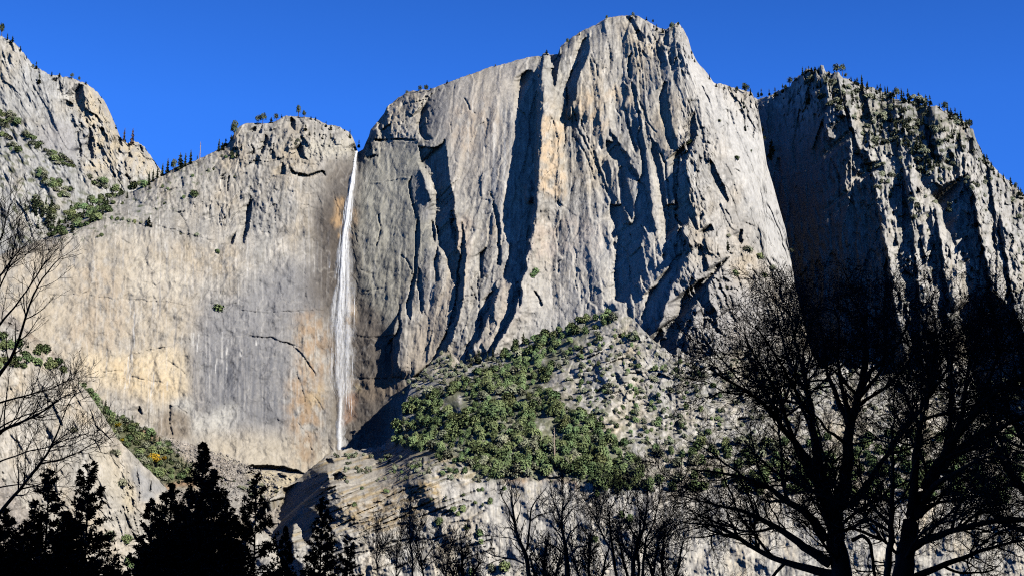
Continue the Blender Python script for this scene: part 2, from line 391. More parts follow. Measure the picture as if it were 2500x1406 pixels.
SH = [cA([(1140, 402), (1110, 425), (1095, 480), (1090, 600), (1088, 700), (1100, 800), (1100, 880), (1112, 960), (1112, 1040), (1120, 1085), (1085, 1095), (1065, 1130), (1065, 1200), (1070, 1280), (1048, 1360), (1040, 1406), (1075, 1406), (1100, 1340), (1130, 1260), (1160, 1200), (1130, 1160), (1125, 1130), (1150, 1070), (1160, 1035), (1190, 1030), (1200, 940), (1198, 700), (1198, 560), (1195, 490), (1185, 430), (1165, 405)]),
      cA([(1270, 310), (1275, 400), (1290, 490), (1300, 505), (1310, 430), (1320, 370), (1332, 320), (1300, 300)]),
      cA([(1460, 225), (1440, 280), (1400, 380), (1385, 430), (1360, 500), (1355, 560), (1370, 640), (1385, 680), (1395, 600), (1420, 570), (1425, 480), (1445, 420), (1480, 340), (1495, 270), (1490, 210)]),
      cA([(1222, 320), (1210, 400), (1208, 480), (1222, 490), (1226, 400), (1232, 340)]),
      cA([(560, 590), (535, 640), (525, 700), (525, 760), (555, 800), (600, 800), (565, 770), (560, 700), (575, 600)]),
      cA([(520, 840), (540, 930), (590, 1020), (625, 1100), (622, 1200), (618, 1300), (640, 1406), (745, 1406), (720, 1340), (715, 1250), (720, 1120), (700, 1060), (690, 980), (680, 880), (665, 780), (655, 820), (600, 850)]),
      cA([(480, 1000), (462, 1050), (468, 1110), (490, 1200), (505, 1260), (505, 1406), (522, 1406), (520, 1260), (500, 1200), (480, 1120), (478, 1060)]),
      cA([(920, 1090), (945, 1150), (965, 1250), (972, 1406), (990, 1406), (980, 1300), (960, 1200), (940, 1120)]),
      cA([(1740, 290), (1720, 330), (1715, 440), (1735, 460), (1740, 400), (1735, 340)]),
      cA([(1735, 460), (1740, 520), (1755, 600), (1790, 720), (1770, 800), (1790, 900), (1800, 990), (1780, 1040), (1770, 1120), (1755, 1180), (1760, 1260), (1720, 1300), (1700, 1406), (1790, 1406), (1800, 1330), (1830, 1250), (1840, 1100), (1830, 980), (1815, 860), (1800, 740), (1775, 600), (1765, 500)]),
      cA([(1590, 800), (1600, 870), (1640, 910), (1700, 940), (1750, 1010), (1785, 1050), (1770, 980), (1730, 950), (1690, 890), (1660, 840), (1620, 815)]),
      cA([(1665, 960), (1680, 1050), (1690, 1140), (1700, 1200), (1740, 1260), (1750, 1200), (1740, 1140), (1720, 1080), (1700, 1000), (1695, 950)]),
      cA([(1925, 460), (1900, 540), (1900, 640), (1925, 720), (1935, 790), (1960, 850), (2005, 870), (1990, 800), (1965, 740), (1960, 650), (1945, 560), (1940, 480)]),
      cA([(1845, 770), (1855, 870), (1880, 960), (1900, 1060), (1915, 1180), (1930, 1300), (1935, 1406), (1957, 1406), (1952, 1280), (1937, 1150), (1922, 1020), (1902, 920), (1880, 840)]),
      cA([(2040, 840), (1990, 880), (1975, 960), (1980, 1100), (1990, 1200), (2000, 1260), (2015, 1300), (2060, 1290), (2075, 1200), (2065, 1100), (2050, 1000), (2055, 900)]),
      cA([(1615, 1150), (1620, 1250), (1650, 1300), (1665, 1380), (1690, 1406), (1665, 1300), (1640, 1200)]),
      cA([(1705, 620), (1715, 720), (1740, 820), (1765, 875), (1772, 860), (1745, 790), (1722, 700)]),
      cA([(1700, 90), (1735, 140), (1765, 190), (1780, 240), (1810, 245), (1792, 190), (1765, 140), (1740, 100)]),
      cA([(300, 700), (288, 740), (325, 747), (308, 725)]),
      cA([(240, 790), (300, 800), (380, 795), (500, 798), (500, 806), (380, 806), (300, 812), (240, 800)]),
      cA([(195, 895), (290, 890), (290, 897), (240, 905)]),
      cB([(478, 0), (500, 60), (510, 120), (500, 180), (500, 280), (490, 400), (470, 480), (450, 560), (450, 610), (470, 660), (482, 600), (480, 540), (495, 480), (510, 400), (516, 300), (527, 150), (517, 80), (495, 0)]),
      cB([(518, 350), (510, 450), (525, 520), (525, 600), (537, 625), (550, 560), (542, 480), (532, 380)]),
      cB([(618, 0), (622, 120), (640, 230), (680, 300), (700, 380), (710, 430), (727, 440), (725, 300), (740, 220), (747, 180), (732, 90), (717, 0)]),
      cB([(765, 80), (770, 180), (760, 260), (750, 330), (738, 400), (736, 470), (733, 560), (700, 640), (690, 700), (660, 760), (640, 800), (610, 860), (590, 900), (530, 950), (490, 985), (505, 995), (605, 920), (645, 860), (705, 790), (725, 720), (745, 650), (772, 560), (775, 480), (785, 400), (790, 300), (788, 200), (775, 120)]),
      cB([(596, 90), (600, 160), (610, 220), (616, 180), (606, 100)]),
      cB([(632, 240), (605, 320), (613, 380), (618, 440), (642, 430), (624, 360), (628, 300)]),
      cB([(412, 560), (403, 620), (410, 680), (390, 740), (350, 780), (328, 810), (335, 870), (328, 940), (340, 995), (395, 1000), (402, 940), (394, 880), (412, 820), (407, 770), (422, 720), (418, 640)]),
      cB([(943, 0), (958, 60), (973, 160), (976, 280), (970, 340), (990, 348), (992, 250), (987, 150), (977, 60), (960, 0)]),
      cB([(1058, 0), (1065, 90), (1048, 180), (1035, 280), (1015, 360), (1003, 420), (1042, 417), (1067, 350), (1077, 250), (1092, 170), (1112, 100), (1122, 0)]),
      cB([(1092, 380), (1080, 440), (1095, 520), (1095, 585), (1110, 560), (1107, 450), (1112, 370)]),
      cB([(967, 463), (920, 510), (880, 600), (850, 690), (845, 740), (800, 800), (775, 850), (790, 865), (853, 775), (903, 685), (933, 605), (953, 530)]),
      cB([(870, 280), (866, 350), (872, 420), (885, 420), (887, 330), (905, 240)]),
      cB([(1612, 0), (1640, 100), (1658, 180), (1663, 240), (1645, 300), (1642, 540), (1700, 560), (1730, 510), (1770, 440), (1790, 400), (1795, 260), (1802, 150), (1832, 60), (1832, 0), (1780, 0), (1760, 60), (1740, 120), (1700, 60), (1680, 0)]),
      cB([(1928, 0), (1943, 100), (1943, 230), (1916, 300), (1930, 322), (1962, 260), (1988, 200), (2012, 100), (2004, 0)]),
      cB([(2060, 225), (1975, 330), (1955, 420), (1900, 440), (1840, 490), (1815, 580), (1795, 650), (1835, 662), (1872, 570), (1915, 520), (1960, 450), (2003, 390), (2035, 330), (2080, 250)]),
      cB([(2109, 480), (2050, 530), (2015, 570), (2005, 630), (1955, 670), (1895, 720), (1845, 790), (1838, 835), (1870, 815), (1930, 730), (1990, 670), (2045, 625), (2112, 560)]),
      cB([(2062, 575), (2040, 620), (1990, 680), (1968, 760), (1928, 840), (1992, 855), (1990, 770), (2022, 700), (2075, 620)]),
      cB([(1178, 490), (1205, 530), (1222, 580), (1230, 570), (1215, 530), (1190, 492)]),
      cC([(490, 45), (440, 80), (400, 130), (350, 160), (300, 190), (280, 240), (320, 270), (350, 230), (380, 270), (380, 360), (395, 310), (420, 350), (440, 372), (432, 280), (402, 230), (395, 170), (420, 130), (470, 70)]),
      cC([(212, 120), (180, 170), (168, 230), (128, 310), (150, 335), (192, 240), (242, 180), (272, 100), (332, 0), (290, 0), (240, 80)]),
      cC([(300, 270), (250, 330), (195, 400), (205, 455), (262, 455), (262, 400), (302, 320), (332, 270)]),
      cC([(120, 380), (150, 340), (165, 345), (140, 390)]),
      cD([(168, 480), (148, 540), (148, 600), (100, 640), (80, 700), (75, 830), (100, 850), (160, 960), (182, 992), (155, 900), (133, 800), (133, 700), (152, 640), (182, 560)]),
      cD([(232, 680), (238, 740), (278, 820), (308, 872), (318, 860), (284, 780), (253, 710)]),
      cD([(242, 965), (203, 988), (205, 1003), (250, 993)]), cD([(366, 985), (358, 1030), (370, 1052), (376, 985)]), cD([(120, 820), (165, 900), (185, 985), (170, 985), (140, 910)]),
      cE([(1522, 770), (1503, 830), (1488, 890), (1510, 875), (1532, 800)]), cE([(1558, 800), (1563, 900), (1574, 900)]),
      cE([(1722, 820), (1698, 850), (1718, 905), (1760, 913), (1735, 890), (1730, 840)]), cE([(1665, 668), (1658, 720), (1690, 757), (1687, 690)]),
      cE([(1617, 930), (1603, 1002), (1632, 1002), (1627, 950)]), cE([(1655, 950), (1665, 990), (1690, 1000), (1700, 992), (1670, 970)]), cE([(1700, 990), (1706, 1014), (1762, 1015), (1850, 982), (1850, 974), (1760, 1002)]),
      cE([(1845, 978), (1850, 995), (1866, 1010), (1860, 985)]), cE([(2042, 820), (2003, 860), (2020, 872), (2055, 860), (2060, 835)]), cE([(2045, 870), (2055, 870), (2062, 890), (2040, 940), (2040, 900)]),
      cE([(1440, 1180), (1430, 1270), (1400, 1380), (1388, 1390), (1408, 1300), (1412, 1220), (1432, 1120)]),
      cE([(1265, 1000), (1290, 1012), (1268, 1016)]), cE([(1307, 1010), (1300, 1095), (1307, 1095), (1313, 1010)]),
      cE([(1500, 720), (1480, 760), (1500, 765)]), cE([(1380, 820), (1370, 860), (1385, 850)]), cE([(1450, 850), (1440, 890), (1455, 880)]), cE([(1460, 720), (1440, 755), (1470, 750)]),
      cF([(1410, 0), (1440, 20), (1430, 100), (1400, 190), (1392, 235), (1385, 200), (1405, 100)]), cF([(1350, 150), (1320, 200), (1315, 225), (1330, 225), (1345, 180)]),
      cF([(800, 1150), (790, 1180), (815, 1195), (806, 1165)]),
      cG([(1655, 388), (1700, 372), (1760, 375), (1900, 380), (2000, 400), (2072, 432), (2000, 428), (1850, 412), (1698, 402)]),
      ]
M = np.zeros_like(D)
for q in SH: M = np.maximum(M, wall.mask(q, 0, .45))
LN = [(cF([(974, 1145), (970, 1240), (985, 1335)]), 5, 7), (cF([(974, 1145), (1020, 1150), (1070, 1190)]), 3, 3), (cF([(700, 878), (850, 832), (1000, 803)]), 3, 3), (cF([(1130, 745), (1195, 752)]), 3, 3), (cF([(1290, 580), (1330, 565), (1370, 555)]), 3, 3), (cF([(1205, 520), (1210, 600)]), 3, 3), (cF([(1180, 600), (1185, 645), (1210, 648)]), 3, 3), (cF([(1268, 610), (1280, 700)]), 3, 3), (cF([(690, 190), (745, 230)]), 3, 4), (cF([(480, 185), (500, 215)]), 3, 4), (cE([(1370, 1200), (1320, 1260)]), 3, 4), (cE([(1560, 1080), (1600, 1180), (1560, 1260)]), 3, 3), (cE([(1180, 1100), (1210, 1230), (1190, 1330)]), 3, 3), (cE([(900, 1290), (1000, 1320), (1100, 1350), (1250, 1385)]), 4, 3), (cE([(1700, 1160), (1800, 1190)]), 3, 3), (cE([(760, 1190), (900, 1110), (1010, 1080)]), 4, 4), (cE([(640, 1230), (780, 1150)]), 4, 4), (cF([(1700, 330), (1760, 420), (1750, 520)]), 3, 3), (cF([(1620, 640), (1560, 720)]), 2.5, 2.5), (cF([(1440, 940), (1540, 900), (1600, 840)]), 2.5, 2.5), (cF([(1800, 1100), (1850, 1180)]), 3, 4), (cF([(1700, 1250), (1760, 1300), (1780, 1400)]), 3, 4), (cF([(1990, 130), (2100, 180)]), 3, 3), (cB([(150, 120), (170, 220)]), 3, 3), (cB([(200, 490), (330, 480)]), 3, 2.5),
      (cF([(1428, 752), (1550, 760), (1640, 790), (1700, 830), (1760, 900), (1805, 975)]), 5.5, 7), (cF([(1690, 880), (1710, 1000), (1740, 1100), (1745, 1195)]), 4, 4), (cF([(1640, 790), (1720, 820)]), 3, 4),
      (cF([(270, 518), (480, 522), (760, 545), (1110, 575)]), 3, 3), (cF([(1380, 610), (1550, 612), (1850, 602)]), 3, 3), (cF([(2010, 752), (2120, 758), (2200, 750), (2260, 745)]), 4, 5), (cF([(2010, 990), (2120, 995), (2320, 992)]), 4, 5),
      (cF([(1280, 60), (1285, 150), (1320, 215)]), 3, 4), (cF([(960, 895), (1020, 930), (1065, 975)]), 3, 4), (cF([(820, 440), (900, 470), (880, 480)]), 3, 3), (cF([(600, 1010), (750, 985), (930, 1020)]), 3, 2.5), (cF([(450, 910), (560, 960), (700, 945)]), 3, 2.5),
      (cF([(1430, 1330), (1440, 1270)]), 3, 4), (cE([(1730, 930), (1800, 950), (1830, 910), (2000, 870)]), 3, 3), (cE([(1330, 920), (1500, 925), (1700, 918)]), 3, 4), (cE([(1010, 1213), (1068, 1213)]), 4, 5), (cE([(1048, 1180), (1050, 1212)]), 3, 4),
      (cE([(600, 1195), (700, 1230), (820, 1290)]), 4, 3), (cE([(1230, 1120), (1290, 1260), (1300, 1380)]), 3, 3), (cE([(1905, 1100), (1930, 1180), (1940, 1230)]), 3, 4), (cA([(780, 570), (820, 630), (850, 655)]), 4, 5), (cA([(880, 1140), (925, 1155)]), 3, 4),
      (cA([(250, 1050), (330, 1035), (470, 1015)]), 3, -2.5), (cA([(1700, 170), (1705, 240)]), 3, 4), (cA([(1640, 480), (1620, 590)]), 3, 3), (cB([(420, 290), (460, 330), (480, 400)]), 4, 5), (cB([(190, 370), (250, 400), (270, 440)]), 3, 3),
      (cB([(290, 60), (300, 170), (280, 230)]), 4, 6), (cB([(600, 720), (580, 790), (540, 850)]), 4, 4), (cB([(1500, 420), (1500, 520), (1480, 590)]), 4, 4), (cB([(1320, 340), (1320, 390)]), 4, 5), (cB([(1420, 390), (1425, 480)]), 3, 4), (cB([(1240, 330), (1250, 380)]), 3, 4),
      (cB([(850, 370), (860, 450), (870, 560), (860, 660)]), 4, 5), (cB([(930, 640), (925, 740)]), 3, 4), (cB([(480, 900), (480, 985)]), 3, 4), (cB([(820, 470), (850, 540)]), 4, 5), (cB([(1240, 1010), (1260, 1090)]), 0.1, 0),
      (cA([(1590, 280), (1620, 340)]), 3, 3), (cA([(1500, 310), (1530, 370), (1560, 470)]), 4, 5), (cA([(1350, 600), (1355, 760), (1350, 1010)]), 4, 6), (cA([(1320, 780), (1320, 870)]), 4, 6), (cA([(1215, 760), (1210, 900)]), 4, 6), (cA([(1395, 600), (1440, 760), (1520, 900), (1600, 1100)]), 5, 7),
      (cA([(1450, 690), (1480, 790), (1560, 960)]), 5, 6), (cA([(1600, 700), (1590, 760)]), 3, 4), (cA([(1880, 380), (1900, 460)]), 4, 6), (cA([(1780, 560), (1830, 700), (1880, 760)]), 4, 6), (cA([(700, 700), (710, 760)]), 3, 3), (cA([(1400, 780), (1450, 830), (1530, 1030)]), 4, 6),
      (cA([(560, 570), (500, 585), (430, 600)]), 3, 6), (cA([(380, 640), (360, 700)]), 3, 4), (cA([(440, 640), (450, 740)]), 3, 4), (cD([(0, 620), (40, 700), (60, 850), (50, 1000)]), 5, 8), (cD([(380, 480), (385, 560)]), 4, 6), (cD([(340, 680), (345, 730), (365, 745)]), 4, 5),
      (cD([(200, 370), (230, 440)]), 4, 5), (cD([(480, 880), (520, 960), (560, 1080)]), 4, 5), (cD([(300, 900), (330, 960)]), 4, 5), (cC([(440, 180), (520, 190), (560, 240)]), 4, 5), (cC([(270, 460), (272, 550)]), 4, 6)]
lnm = .55 + .8 * sstep(-.4, .5, fbm(X / 9, Y / 9, 90, 3))
for p, w, g in LN: D += wall.line(p, w * .62, .6) * g * lnm * (.75 if p[0][0] < 860 else 1)
# the alcove where the stream leaves the rim
D += wall.mask([(862, 350), (876, 358), (884, 372), (878, 400), (872, 430), (862, 400)], 3, .2) * 14
wall.M = M
D = wall.carve(D, M, keep=16, margin=6, maxc=38)
# colour
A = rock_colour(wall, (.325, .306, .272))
def tint(s, poly, c, soft=14, k=1.0, warp=2.0, mod=None):
    global A
    m = s.mask(poly, soft, warp) * k
    if mod is not None: m = m * mod
    A = mixc(A, c, np.clip(m, 0, 1))
nz = sstep(-.5, .35, fbm(X / 22, Y / 34, 201, 5, .6)); nv = sstep(-.3, .4, fbm(X / 8, Y / 120, 205, 3))
tint(wall, cF([(-300, 100), (400, 200), (760, 150), (1100, 260), (1130, 560), (1090, 1100), (700, 1110), (0, 1400), (-300, 1400)]), (.395, .345, .268), 26, .95, mod=.35 + .65 * nz)
tint(wall, cF([(370, 780), (470, 330), (560, 320), (700, 420), (740, 700), (600, 900)]), (.36, .30, .225), 16, .85, mod=nz)
tint(wall, cF([(430, 900), (460, 840), (560, 860), (700, 870), (860, 830), (1000, 805), (1070, 860), (1090, 1000), (1080, 1090), (960, 1130), (740, 1060), (600, 1010), (480, 980)]), (.52, .435, .30), 12, .85)
tint(wall, cF([(600, 880), (760, 900), (900, 930), (1060, 1080), (900, 1110), (700, 1040)]), (.50, .39, .24), 10, .7, mod=nz)
tint(wall, cF([(770, 130), (830, 150), (800, 300), (1100, 400), (1110, 520), (740, 540), (750, 300)]), (.50, .46, .38), 10, .7, mod=nz)
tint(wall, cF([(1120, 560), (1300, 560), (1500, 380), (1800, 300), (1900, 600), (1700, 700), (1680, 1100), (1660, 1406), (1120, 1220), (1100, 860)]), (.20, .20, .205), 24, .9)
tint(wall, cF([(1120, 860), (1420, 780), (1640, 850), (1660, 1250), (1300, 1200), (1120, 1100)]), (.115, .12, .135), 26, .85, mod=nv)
tint(wall, cF([(980, 1130), (1090, 1110), (1110, 1220), (1230, 1180), (1330, 1130), (1380, 1180), (1300, 1280), (1120, 1290), (1030, 1200)]), (.43, .42, .385), 10, .8)
tint(wall, cF([(960, 1140), (1060, 1170), (1110, 1250), (1090, 1350), (880, 1330), (900, 1230)]), (.20, .165, .125), 8, .85)
tint(wall, cF([(1140, 1300), (1600, 1300), (1900, 1390), (1900, 1600), (1140, 1600)]), (.40, .355, .28), 20, .7)
tint(wall, cF([(1720, 600), (1850, 615), (1905, 750), (1920, 900), (1850, 1000), (1870, 1150), (1800, 1280), (1660, 1290), (1640, 1100), (1700, 900), (1690, 700)]), (.30, .215, .14), 12, .9, mod=nz)
tint(wall, cF([(1700, 1050), (1800, 1100), (1840, 1250), (1800, 1500), (1690, 1500), (1670, 1250)]), (.25, .175, .11), 12, .8, mod=nz)
tint(wall, cF([(1740, 1100), (1860, 1000), (1880, 1080), (1800, 1180)]), (.42, .33, .20), 8, .7, mod=nz)
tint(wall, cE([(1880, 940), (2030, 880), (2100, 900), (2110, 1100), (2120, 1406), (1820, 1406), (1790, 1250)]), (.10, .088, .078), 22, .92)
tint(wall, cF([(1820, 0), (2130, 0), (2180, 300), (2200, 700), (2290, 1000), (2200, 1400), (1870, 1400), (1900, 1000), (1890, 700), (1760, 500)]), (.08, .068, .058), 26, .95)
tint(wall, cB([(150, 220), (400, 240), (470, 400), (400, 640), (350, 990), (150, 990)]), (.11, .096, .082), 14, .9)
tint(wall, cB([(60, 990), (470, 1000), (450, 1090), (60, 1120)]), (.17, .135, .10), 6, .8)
tint(wall, PL(750, 350, 3.515, [(250, 470), (320, 480), (310, 640), (300, 780), (230, 800), (240, 620)]), (.36, .24, .13), 5, .9, mod=nz)
tint(wall, PL(750, 350, 3.515, [(380, 570), (430, 590), (440, 740), (410, 830), (360, 820)]), (.36, .23, .12), 5, .9, mod=nz)
tint(wall, PL(750, 720, 3.515, [(330, 60), (410, 0), (430, 260), (330, 290)]), (.36, .26, .15), 5, .7, mod=nz)
tint(wall, PL(750, 720, 3.515, [(400, 760), (450, 770), (450, 830), (410, 830)]), (.46, .36, .17), 3, .9)
tint(wall, PL(750, 720, 3.515, [(300, 860), (440, 860), (430, 950), (370, 1100), (300, 1100)]), (.24, .15, .10), 5, .8)
tint(wall, cA([(200, 840), (520, 820), (560, 1000), (620, 1250), (600, 1406), (420, 1700), (400, 1900), (180, 1650), (180, 1100)]), (.285, .278, .235), 14, .75)
tint(wall, cA([(500, 1010), (570, 1040), (600, 1250), (540, 1300), (510, 1180)]), (.20, .20, .21), 10, .8)
tint(wall, cA([(580, 520), (700, 490), (720, 700), (680, 800), (560, 700)]), (.19, .185, .185), 10, .8)
tint(wall, cA([(700, 460), (900, 400), (1120, 340), (1100, 640), (1090, 1100), (740, 1100), (690, 800)]), (.325, .30, .268), 14, .7)
tint(wall, cA([(880, 700), (1090, 500), (1060, 1300), (980, 1500), (900, 1200)]), (.40, .39, .37), 12, .6, mod=nv)
tint(wall, cA([(700, 620), (900, 560), (1000, 700), (800, 900), (700, 800)]), (.33, .27, .21), 12, .7, mod=nz)
tint(wall, cA([(1205, 680), (1260, 640), (1350, 720), (1350, 1000), (1330, 1120), (1230, 1120), (1200, 960)]), (.50, .38, .25), 6, .85, mod=nz)
tint(wall, cA([(1420, 500), (1500, 520), (1560, 620), (1560, 740), (1480, 700), (1430, 640)]), (.42, .325, .22), 8, .75, mod=nz)
tint(wall, cA([(1580, 500), (1730, 490), (1740, 620), (1700, 640), (1640, 560), (1590, 580)]), (.44, .35, .245), 8, .75, mod=nz)
tint(wall, cA([(1500, 540), (1580, 560), (1590, 770), (1530, 760)]), (.40, .31, .21), 8, .6, mod=nz)
tint(wall, cB([(1140, 100), (1560, 60), (1600, 240), (1480, 330), (1150, 330)]), (.42, .35, .29), 14, .7, mod=nz)
tint(wall, cB([(940, 430), (1080, 440), (1180, 640), (1060, 760), (820, 880)]), (.36, .315, .27), 10, .7, mod=nz)
tint(wall, cB([(480, 720), (700, 400), (740, 560), (620, 860), (500, 980), (400, 990)]), (.315, .27, .215), 12, .8)
tint(wall, cB([(700, 100), (820, 80), (800, 300), (760, 560), (720, 560)]), (.35, .28, .22), 8, .7)
tint(wall, cD([(100, 180), (240, 330), (480, 560), (560, 900), (620, 1240), (500, 1240), (420, 900), (260, 560), (90, 300)]), (.42, .41, .385), 18, .8)
tint(wall, [(1560, 400), (1680, 420), (1640, 760), (1380, 830), (1180, 880), (1280, 700)], (.44, .43, .405), 30, .45)
tint(wall, cC([(180, 180), (420, 70), (560, 160), (700, 330), (600, 600), (250, 560)]), (.29, .28, .27), 12, .7)
tint(wall, cE([(1700, 800), (2020, 800), (2040, 880), (1730, 912)]), (.41, .385, .325), 6, .8)
A *= (1 + .1 * right * sstep(900, 700, Y))[..., None]
# dark wet stains and white mineral streaks
def stain(s, pts, w, c, k=.8):
    global A
    if not hasattr(s, 'rag'): s.rag = sstep(-.35, .25, fbm(s.X / 3.2, s.Y / 60, 230, 3))
    rg = s.rag
    A = mixc(A, c, np.clip(s.line(pts, w * .8, .35) * 1.3, 0, 1) * k * rg)
for x, y0, y1, w in [(1115, 850, 1215, 6), (1210, 520, 750, 5), (775, 560, 850, 5), (745, 860, 1010, 7), (885, 960, 1015, 3), (905, 955, 1018, 3), (950, 960, 1010, 3), (1285, 640, 700, 4), (1330, 610, 700, 4), (515, 870, 930, 3), (540, 880, 950, 3), (1250, 1050, 1120, 5)]:
    stain(wall, cF([(x, y0), (x - 8, (y0 + y1) / 2), (x - (24 if x < 800 else 6), y1)]), w, (.12, .12, .13))
for x, y0, y1, w in [(755, 860, 1040, 5), (735, 870, 1050, 3), (1105, 740, 800, 6), (1135, 745, 830, 5), (875, 1020, 1090, 5), (925, 1000, 1015, 4), (1300, 770, 960, 4), (1240, 880, 960, 3), (1380, 830, 860, 6), (770, 580, 830, 3), (1470, 760, 800, 4), (960, 1010, 1060, 3), (1275, 730, 900, 3)]:
    stain(wall, cF([(x, y0), (x - 4, (y0 + y1) / 2), (x - (22 if x < 770 else 4), y1)]), w, (.56, .55, .52))
for x, y0, y1, w in [(880, 460, 900, 6), (930, 600, 1000, 8), (870, 780, 1000, 6), (975, 400, 520, 5), (1055, 380, 560, 5), (985, 620, 1060, 5), (1048, 600, 940, 5)]:
    stain(wall, cA([(x, y0), (x + 4, y1)]), w, (.20, .195, .20), .7)
for x, y0, y1, w in [(1330, 1050, 1900, 3), (1380, 1180, 1650, 3), (1135, 330, 400, 4), (830, 450, 640, 3), (1520, 360, 480, 3), (950, 700, 1200, 6), (1010, 640, 1100, 6)]:
    stain(wall, cA([(x, y0), (x + 2, y1)]), w, (.60, .59, .56), .6)
def streaks(s, n, x0, x1, y0, y1, lean, light, cd=(.13, .13, .14), kk=.5):
    """many short mineral and water streaks running down a face"""
    global A
    if not hasattr(s, 'rag'): s.rag = sstep(-.35, .25, fbm(s.X / 3.2, s.Y / 60, 230, 3))
    for _ in range(n):
        x = rng.uniform(x0, x1); y = rng.uniform(y0, y1); l_ = rng.uniform(50, 230); dk_ = rng.random() > light; w = rng.uniform(1.5, 3.6); dx = lean * l_; k_ = kk * rng.uniform(.4, 1)
        a0 = int(max(0, (min(x, x + dx) - 8 - s.x0) / s.st)); a1 = int((max(x, x + dx) + 10 - s.x0) / s.st); b0 = int(max(0, (y - s.y0) / s.st)); b1 = int((y + l_ - s.y0) / s.st)
        X_ = s.X[b0:b1, a0:a1]; Y_ = s.Y[b0:b1, a0:a1]
        if X_.size == 0: continue
        t = np.clip((Y_ - y) / l_, 0, 1); wob = (s.wx[b0:b1, a0:a1] - X_) * .3
        m = np.clip(1.3 - 1.3 * np.abs(X_ + wob - x - dx * t) / w, 0, 1) * np.sin(np.pi * np.clip(.08 + .92 * t, 0, 1)) ** .6 * s.rag[b0:b1, a0:a1] * k_
        A[b0:b1, a0:a1] = mixc(A[b0:b1, a0:a1], cd if dk_ else (.52, .505, .47), np.nan_to_num(m))
streaks(wall, 90, 180, 470, 570, 980, -.03, .55); streaks(wall, 120, 470, 800, 480, 960, -.01, .4); streaks(wall, 40, 300, 860, 420, 600, 0, .5); streaks(wall, 60, 1080, 1290, 190, 620, .02, .5); streaks(wall, 40, 1340, 1500, 380, 700, 0, .6); streaks(wall, 40, 880, 1060, 400, 700, .02, .5, kk=.35)
A *= (1 - .14 * crag * (facets(X / 12, Y / 20, 4)[2] - .5))[..., None]
A = mixc(A, (.56, .53, .47), wall.K * .2)
# ledge vegetation and dead grass
g = sstep(.25, .6, fbm(X / 14, Y / 7, 210, 4)) * wall.mask([(110, 585), (250, 500), (400, 430), (500, 392), (560, 400), (430, 520), (300, 560), (130, 600)], 12)
A = mixc(A, (.055, .075, .03), g * .9)
WD, WA = D, A
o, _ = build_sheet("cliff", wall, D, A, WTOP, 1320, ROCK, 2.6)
o["kind"] = "structure"; o["label"] = "broad grey granite wall with a tall fluted summit, which the waterfall drops down"
print("wall", time.time() - T0)

# ================================================================== RIGHT MOUNTAIN
rm = Sheet(1780, 2820, 120, 1380)
RTOP = [(1780, 285), (1820, 250), (1865, 237), (1880, 232), (1900, 226), (1930, 208), (1945, 196), (1958, 178), (1972, 168), (1985, 172), (1997, 168), (2003, 160), (2010, 160), (2016, 178), (2030, 180), (2045, 180), (2060, 190), (2080, 200), (2110, 208), (2150, 226), (2200, 245),
        (2250, 258), (2290, 262), (2330, 282), (2360, 302), (2376, 318), (2384, 345), (2400, 380), (2420, 402), (2450, 432), (2480, 456), (2510, 480), (2600, 560), (2700, 640), (2820, 720)]
pts = []
for x, d in [(1780, 2560), (1870, 2540), (1960, 2440), (2040, 2330), (2120, 2240), (2200, 2200), (2330, 2190), (2450, 2230), (2600, 2260), (2820, 2300)]:
    for y, e in [(120, 330), (300, 250), (500, 150), (800, 60), (1100, 0), (1380, -90)]:
        pts.append((x, y, d + e * (.5 if x < 2050 else 1)))
D = rm.tps(pts, 1e-3); X, Y = rm.X, rm.Y
D += 40 * np.exp(-np.clip(Y - np.interp(rm.xs, [p[0] for p in RTOP], [p[1] for p in RTOP])[None], 0, 999) / 22)
for cr_, hh in [([(2120, 380), (2140, 480), (2165, 620), (2180, 760)], 34), ([(2205, 400), (2225, 520), (2240, 660), (2250, 900)], 30), ([(2275, 480), (2300, 600), (2320, 760)], 30), ([(2370, 430), (2392, 560), (2420, 700), (2450, 900)], 50), ([(2435, 520), (2470, 700), (2500, 900)], 30), ([(2060, 210), (2075, 300), (2110, 400)], 26), ([(2270, 260), (2275, 340), (2290, 400)], 34), ([(2155, 560), (2180, 700), (2200, 900)], 26)]: D = D + rm.fin(cr_, hh, 34, 3)
gul = rm.mask([(1850, 230), (2010, 300), (2070, 500), (2100, 700), (2020, 900), (1850, 900)], 30)
k = 1 - .6 * gul
tilt = X - (Y - 500) * .13
D -= (ridged(tilt / 62, Y / 260, 29, 4, .5) * 20 * k).astype(np.float32)
D -= ridged(tilt / 20, Y / 110, 31, 3) * 6 * k
h, e, _ = facets(tilt / 26 + Y / 190, Y / 110, 5); D += h * 15 * (1 - .45 * gul)
h, e, _ = facets(tilt / 12, Y / 26, 6); D += h * 7 * k
h, e, _ = facets(X / 6, Y / 11, 7); D += h * 3.4 * k
D += fbm(X / 14, Y / 20, 36, 5, .62) * 4 * k
